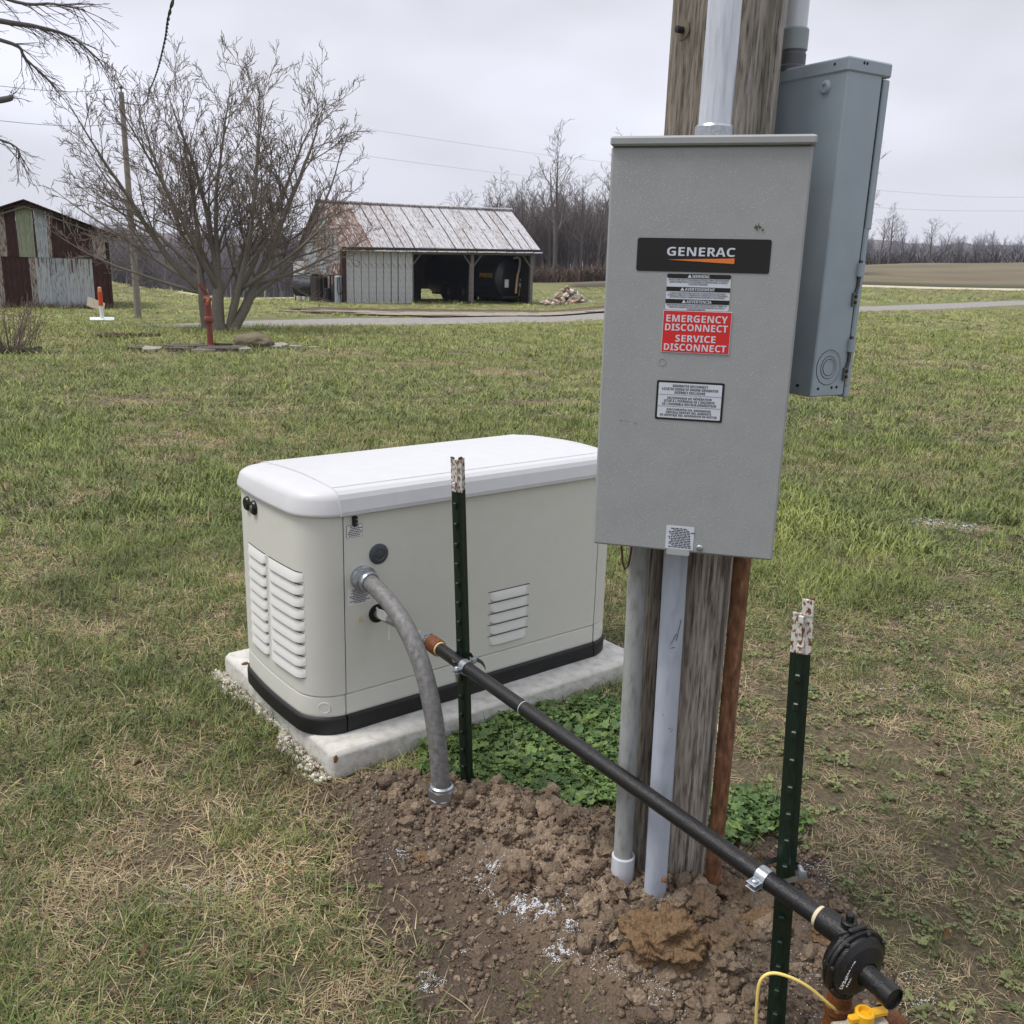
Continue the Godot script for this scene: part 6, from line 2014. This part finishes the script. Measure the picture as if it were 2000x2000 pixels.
func place_trees() -> void:
	var bark := tmat(ntex(70, 0.04, [[0.0, Color8(86, 80, 74)], [0.6, Color8(130, 123, 115)], [1.0, Color8(158, 151, 143)]], 5), Vector3(2.5, 1.0, 2.5), 0.9, 0.0, M.fine, 1.0)
	var twigs := mat(Color8(124, 112, 104), 0.9)
	M.bark = bark
	# the spreading tree in the yard
	var r := RandomNumberGenerator.new()
	r.seed = 404
	var tree := thing("bare_tree", "bare spreading tree of many stems behind the red hand pump", "tree", Transform3D(Basis.IDENTITY, on(-7.063, -22.2)))
	var o := {"spacing": [0, 0.25, 0.16, 0.092, 0.1], "step": [0.35, 0.25, 0.16, 0.11, 0.08], "sides": [8, 5, 4, 3, 3], "wob": [0.09, 0.13, 0.15, 0.18, 0.2], "lift": [0.03, 0.05, 0.09, 0.13, 0.2], "bare": [0.2, 0.12, 0.1, 0.08, 0.0], "ratio": [0.4, 0.46, 0.46, 0.5], "angle": [0.45, 0.9], "twig": 0.0052, "twiglen": 0.13, "thin": 0.45, "shape": [Vector3(0.4, 3.6, 0), Vector3(3.95, 3.5, 3.5)]}
	var crown := MB.new()
	var base := MB.new()
	base.tube(smooth([Vector3(0.0, -0.1, 0.05), Vector3(-0.02, 0.25, 0.05), Vector3(0.0, 0.7, 0.05), Vector3(0.03, 1.1, 0.0)], 4), [0.22, 0.2, 0.17, 0.155, 0.15, 0.145, 0.14, 0.135, 0.13, 0.13, 0.12, 0.12, 0.11], 14)
	put("trunk", base, bark, tree)
	var stems := [[-0.34, -0.1, -0.12, 1.0, 0.1, 5.1, 0.13], [-0.4, 0.9, -0.75, 0.75, 0.3, 4.7, 0.1], [-0.38, 1.1, -0.5, 1.0, -0.3, 4.6, 0.09], [0.02, 0.9, -0.3, 1.0, 0.3, 4.7, 0.085], [-0.08, -0.1, 0.06, 1.0, -0.1, 5.5, 0.13], [0.03, 0.9, 0.05, 1.0, 0.12, 4.6, 0.09], [0.14, -0.1, 0.24, 1.0, -0.2, 5.7, 0.1], [0.3, 0.5, 0.5, 1.0, -0.1, 5.2, 0.09], [0.2, 0.0, 0.34, 0.9, 0.2, 5.5, 0.1], [0.26, -0.1, 0.46, 0.85, 0.05, 5.7, 0.16], [0.66, 0.7, 0.95, 0.75, -0.2, 4.4, 0.09], [0.0, 0.9, -0.1, 0.8, 0.8, 3.6, 0.06], [0.1, 0.9, 0.2, 0.8, -0.85, 3.8, 0.06], [0.4, 0.9, 1.05, 0.42, 0.35, 3.8, 0.07], [0.5, 1.0, 1.1, 0.26, -0.1, 3.3, 0.06], [-0.4, 1.0, -1.0, 0.45, 0.1, 3.9, 0.07], [-0.4, 0.85, -1.0, 0.3, 0.4, 3.4, 0.06], [-0.4, 1.3, -0.9, 0.75, -0.1, 4.2, 0.07]]
	for q in stems:
		var limb := MB.new()
		fork([limb, limb, crown, crown, crown], Vector3(q[0], q[1], 0.0), Vector3(q[2], q[3], q[4]), q[5], q[6] * 0.82, 0, o, r)
		put("limb", limb, bark, tree)
	put("twigs", crown, twigs, tree).set_meta("kind", "stuff")
	# the big tree beyond the left edge whose branches hang into view
	r.seed = 77
	var big := thing("bare_tree", "drooping dark twigs of a large tree beyond the left edge", "tree", Transform3D(Basis.IDENTITY, Vector3(-10.2, 0, -11.6)))
	var off := Vector3(-10.2, 0, -11.6)
	var tb := MB.new()
	tb.tube([Vector3(0, -0.2, 0), Vector3(0.05, 2.0, 0), Vector3(0.2, 4.5, 0.1), Vector3(0.1, 7.5, 0)], [0.42, 0.34, 0.28, 0.16], 14)
	put("trunk", tb, bark, big)
	var dark := mat(Color8(98, 92, 92), 0.9)
	var tw := MB.new()
	var ob := {"spacing": [0, 0.2, 0.16, 0.14], "step": [0.2, 0.12, 0.08, 0.06], "sides": [6, 4, 3, 3], "wob": [0.1, 0.18, 0.2, 0.2], "lift": [-0.02, -0.05, -0.03, 0.02], "bare": [0.05, 0.1, 0.1, 0.0], "ratio": [0.62, 0.5, 0.5], "angle": [0.3, 0.75], "twig": 0.0026, "twiglen": 0.08}
	for q in [[[Vector3(-10.1, 4.2, -11.6), Vector3(-8.2, 4.3, -12.1), Vector3(-6.455, 4.089, -12.42), Vector3(-6.1, 4.075, -12.6), Vector3(-5.75, 4.0, -12.77), Vector3(-5.465, 3.764, -12.89)], 0.05], [[Vector3(-10.1, 3.9, -11.6), Vector3(-8.3, 4.1, -12.0), Vector3(-6.475, 3.875, -12.41), Vector3(-6.24, 3.69, -12.53), Vector3(-5.98, 3.41, -12.66)], 0.04], [[Vector3(-10.1, 5.2, -11.6), Vector3(-8.0, 5.0, -12.0), Vector3(-6.43, 4.36, -12.44), Vector3(-5.9, 4.36, -12.7), Vector3(-5.58, 4.33, -12.84)], 0.035], [[Vector3(-10.1, 2.6, -11.7), Vector3(-8.2, 2.9, -12.1), Vector3(-6.62, 3.17, -12.38), Vector3(-6.42, 3.24, -12.44)], 0.06], [[Vector3(-10.1, 3.0, -11.7), Vector3(-8.2, 3.0, -12.1), Vector3(-6.58, 2.72, -12.36), Vector3(-6.4, 2.52, -12.45)], 0.025]]:
		var pts: Array = smooth(q[0], 6)
		for k in pts.size(): pts[k] -= off
		var rad := []
		for k in pts.size(): rad.append(lerpf(q[1], 0.006 if q[1] < 0.055 else 0.028, float(k) / pts.size()))
		var lb := MB.new()
		lb.tube(pts, rad, 8)
		put("limb", lb, dark, big)
		for k in range(pts.size() / 3, pts.size() - 1):
			if q[1] > 0.055 and k < pts.size() - 4: continue
			for j in 1 + k % 2:
				var d: Vector3 = (pts[k + 1] - pts[k]).normalized()
				var nd := (d + Vector3(r.randf_range(-0.6, 0.6), r.randf_range(-0.75, 0.35), r.randf_range(-0.6, 0.6))).normalized()
				fork([tw], pts[k], nd, r.randf_range(0.25, 0.55) * (0.45 if q[1] > 0.055 else 1.0), 0.006, 1, ob, r)
	put("twigs", tw, dark, big).set_meta("kind", "stuff")
	# leafless shrub at the left
	r.seed = 9
	var sh := thing("bare_shrub", "leafless tangled shrub at the left edge of the lawn", "shrub", Transform3D(Basis.IDENTITY, on(-8.1, -14.86)))
	var sm := MB.new()
	var os := {"spacing": [0, 0.16, 0.12], "step": [0.15, 0.1, 0.08], "sides": [5, 3, 3], "wob": [0.14, 0.2, 0.2], "lift": [0.03, 0.04, 0.05], "bare": [0.3, 0.2, 0.0], "ratio": [0.4, 0.4], "angle": [0.3, 0.8], "twig": 0.003, "twiglen": 0.08}
	for i in 55:
		var an := r.randf() * TAU
		var rr := r.randf() * 0.4
		fork([sm], Vector3(cos(an) * rr, 0, sin(an) * rr), Vector3(cos(an) * r.randf_range(0.1, 0.9), 1.0, sin(an) * 0.6), r.randf_range(0.4, 0.95), 0.007, 0, os, r)
	put("stems", sm, mat(Color8(112, 98, 88), 0.9), sh)
	var litter := MB.new()
	litter.col = Color(0.06, 0.045, 0.035)
	for i in 30: litter.blob(Vector3(r.randfn(0.0, 0.35), 0.03, r.randfn(0, 0.25)), Vector3(0.09, 0.035, 0.07), 0.4, i, 1)
	put("leaf_litter", litter, M.soil, sh)
	# trees of the wood behind the barn
	var protos := []
	for i in 5:
		r.seed = 500 + i
		var ow := {"spacing": [0, 0.62, 0.55, 0.42, 0.4], "step": [1.2, 0.7, 0.5, 0.4, 0.3], "sides": [7, 4, 3, 3, 3], "wob": [0.06, 0.14, 0.18, 0.2, 0.2], "lift": [0.02, 0.07, 0.08, 0.1, 0.1], "bare": [0.32, 0.15, 0.1, 0.1, 0.0], "ratio": [0.46, 0.46, 0.5, 0.5], "angle": [0.45, 0.85], "twig": 0.013, "twiglen": 0.4, "thin": 0.5}
		var tr := MB.new()
		var cr := MB.new()
		fork([tr, cr], Vector3(0, -0.3, 0), Vector3(r.randf_range(-0.05, 0.05), 1, 0), 13.0, 0.24, 0, ow, r)
		if i == 1: fork([tr, cr], Vector3(0, 3.5, 0), Vector3(0.6, 1, 0.1), 9.0, 0.18, 0, ow, r)
		protos.append([tr.mesh(), cr.mesh()])
	var wood_bark := mat(Color8(92, 86, 84), 0.9)
	var wood_twig := mat(Color8(112, 102, 100), 0.9)
	var put_tree := func(called: String, label: String, group: String, k: int, at: Vector3, s: float, wide: float) -> void:
		var t := thing(called, label, "tree", Transform3D(Basis(Vector3.UP, at.x * 3.7) * Basis.from_scale(Vector3(s * wide, s, s * wide)), at), group)
		put("trunk", protos[k][0], wood_bark, t)
		put("crown", protos[k][1], wood_twig, t)
	var edge := [[0.0, -109.0, 0.85, 1.15, 0], [3.9, -107.0, 1.08, 1.2, 1], [-4.2, -108.0, 0.8, 1.3, 2], [-7.6, -109.5, 0.74, 1.3, 3], [9.4, -106.0, 1.02, 1.0, 4], [7.0, -108.5, 0.82, 1.0, 0], [-11.0, -111.0, 0.6, 1.3, 1], [1.6, -112.0, 0.75, 1.1, 3], [5.6, -112.0, 0.75, 1.1, 4], [-2.0, -112.5, 0.72, 1.2, 4]]
	edge.sort_custom(func(p, q): return p[0] / -p[1] < q[0] / -q[1])
	for q in edge:
		put_tree.call("wood_tree", "tallest, widest bare tree at the edge of the wood behind the barn" if q[4] == 1 and q[0] > 0 and q[0] < 5 else "bare tree at the edge of the wood behind the barn, %s from the left" % NTH[edge.find(q)], "trees at the edge of the wood", q[4], on(q[0], q[1]), q[2], q[3])
	var right := [[66.0, -176.0, 0.62, 1.3, 0], [70.0, -182.0, 0.72, 1.4, 1], [74.6, -186.0, 0.55, 1.4, 2], [78.6, -184.0, 0.6, 1.4, 3], [82.0, -186.0, 0.5, 1.3, 4], [86.5, -190.0, 0.36, 1.5, 0], [91.0, -192.0, 0.38, 1.6, 2], [63.0, -182.0, 0.6, 1.2, 4], [95.0, -194.0, 0.34, 1.5, 3]]
	right.sort_custom(func(p, q): return p[0] / -p[1] < q[0] / -q[1])
	for q in right:
		put_tree.call("field_tree", "bare tree in the row beyond the field at the right, %s from the left" % NTH[right.find(q)], "trees beyond the ploughed field", q[4], on(q[0], q[1]), q[2], q[3])
	put_tree.call("field_tree", "tall bare tree whose crown shows just right of the blue grey box", "", 1, on(31.6, -93.0), 0.84, 1.15)
	# masses of far wood
	var meshes := []
	for i in 3:
		r.seed = 600 + i
		var of := {"spacing": [0, 0.6, 0.6, 0.6], "step": [2.0, 0.9, 0.6, 0.5], "sides": [5, 3, 3, 3], "wob": [0.06, 0.15, 0.2, 0.2], "lift": [0.02, 0.07, 0.08, 0.1], "bare": [0.2, 0.15, 0.1, 0.0], "ratio": [0.4, 0.5, 0.5], "angle": [0.4, 0.85], "twig": 0.02, "twiglen": 0.6}
		var m := MB.new()
		fork([m], Vector3(0, -0.3, 0), Vector3(0, 1, 0), 12.0, 0.2, 0, of, r)
		meshes.append(m.mesh())
	var wp := []
	var wt := []
	for i in 2600:
		var x := 0.0
		var z := 0.0
		var s := 1.0
		var c := Color(0.17, 0.15, 0.145)
		if i < 900:   # the wood behind the barn
			x = rng.randf_range(-16.0, 40.0)
			z = -rng.randf_range(111.0, 150.0)
			s = rng.randf_range(0.55, 0.8)
			if x < -4.0: s *= 0.75
		elif i < 2000:   # the valley at the left
			var an := rng.randf_range(-0.72, -0.1)
			var d := rng.randf_range(150.0, 215.0)
			x = d * sin(an)
			z = -d * cos(an)
			s = rng.randf_range(0.72, 0.86)
			c = Color(0.2, 0.185, 0.2)
		else:   # the far tree line at the right
			var an := rng.randf_range(0.3, 0.7)
			var d := rng.randf_range(235.0, 330.0)
			x = d * sin(an)
			z = -d * cos(an)
			s = rng.randf_range(0.32, 0.55)
			c = Color(0.15, 0.15, 0.18)
		wp.append(Transform3D(Basis(Vector3.UP, rng.randf() * TAU) * Basis.from_scale(Vector3(s * 1.2, s, s * 1.2)), on(x, z)))
		wt.append(c * rng.randf_range(0.8, 1.25))
	scatter("woods", meshes, M.plain, wp, wt, "grey leafless woods far behind the yard", "woods")
	var brush := []
	for i in 3: brush.append(tuft(700 + i, 50, 0.7, 1.5, 0.05, 0.0, 0.05))
	var bp := []
	var bt := []
	for i in 900:
		var x := rng.randf_range(-14.0, 24.0)
		bp.append(Transform3D(Basis(Vector3.UP, rng.randf() * 6) * Basis.from_scale(Vector3.ONE * rng.randf_range(0.7, 1.5)), on(x, -rng.randf_range(103.0, 110.0))))
		bt.append(Color(0.17, 0.12, 0.085) * rng.randf_range(0.6, 1.2))
	for i in 500:
		var an := rng.randf_range(0.28, 0.7)
		var d := rng.randf_range(205.0, 240.0)
		bp.append(Transform3D(Basis(Vector3.UP, rng.randf() * 6) * Basis.from_scale(Vector3(2.4, 1.9, 2.4) * rng.randf_range(0.7, 1.4)), on(d * sin(an), -d * cos(an))))
		bt.append(Color(0.15, 0.14, 0.14) * rng.randf_range(0.7, 1.2))
	scatter("brush", brush, M.plain, bp, bt, "leafless brush along the foot of the far woods", "brush")
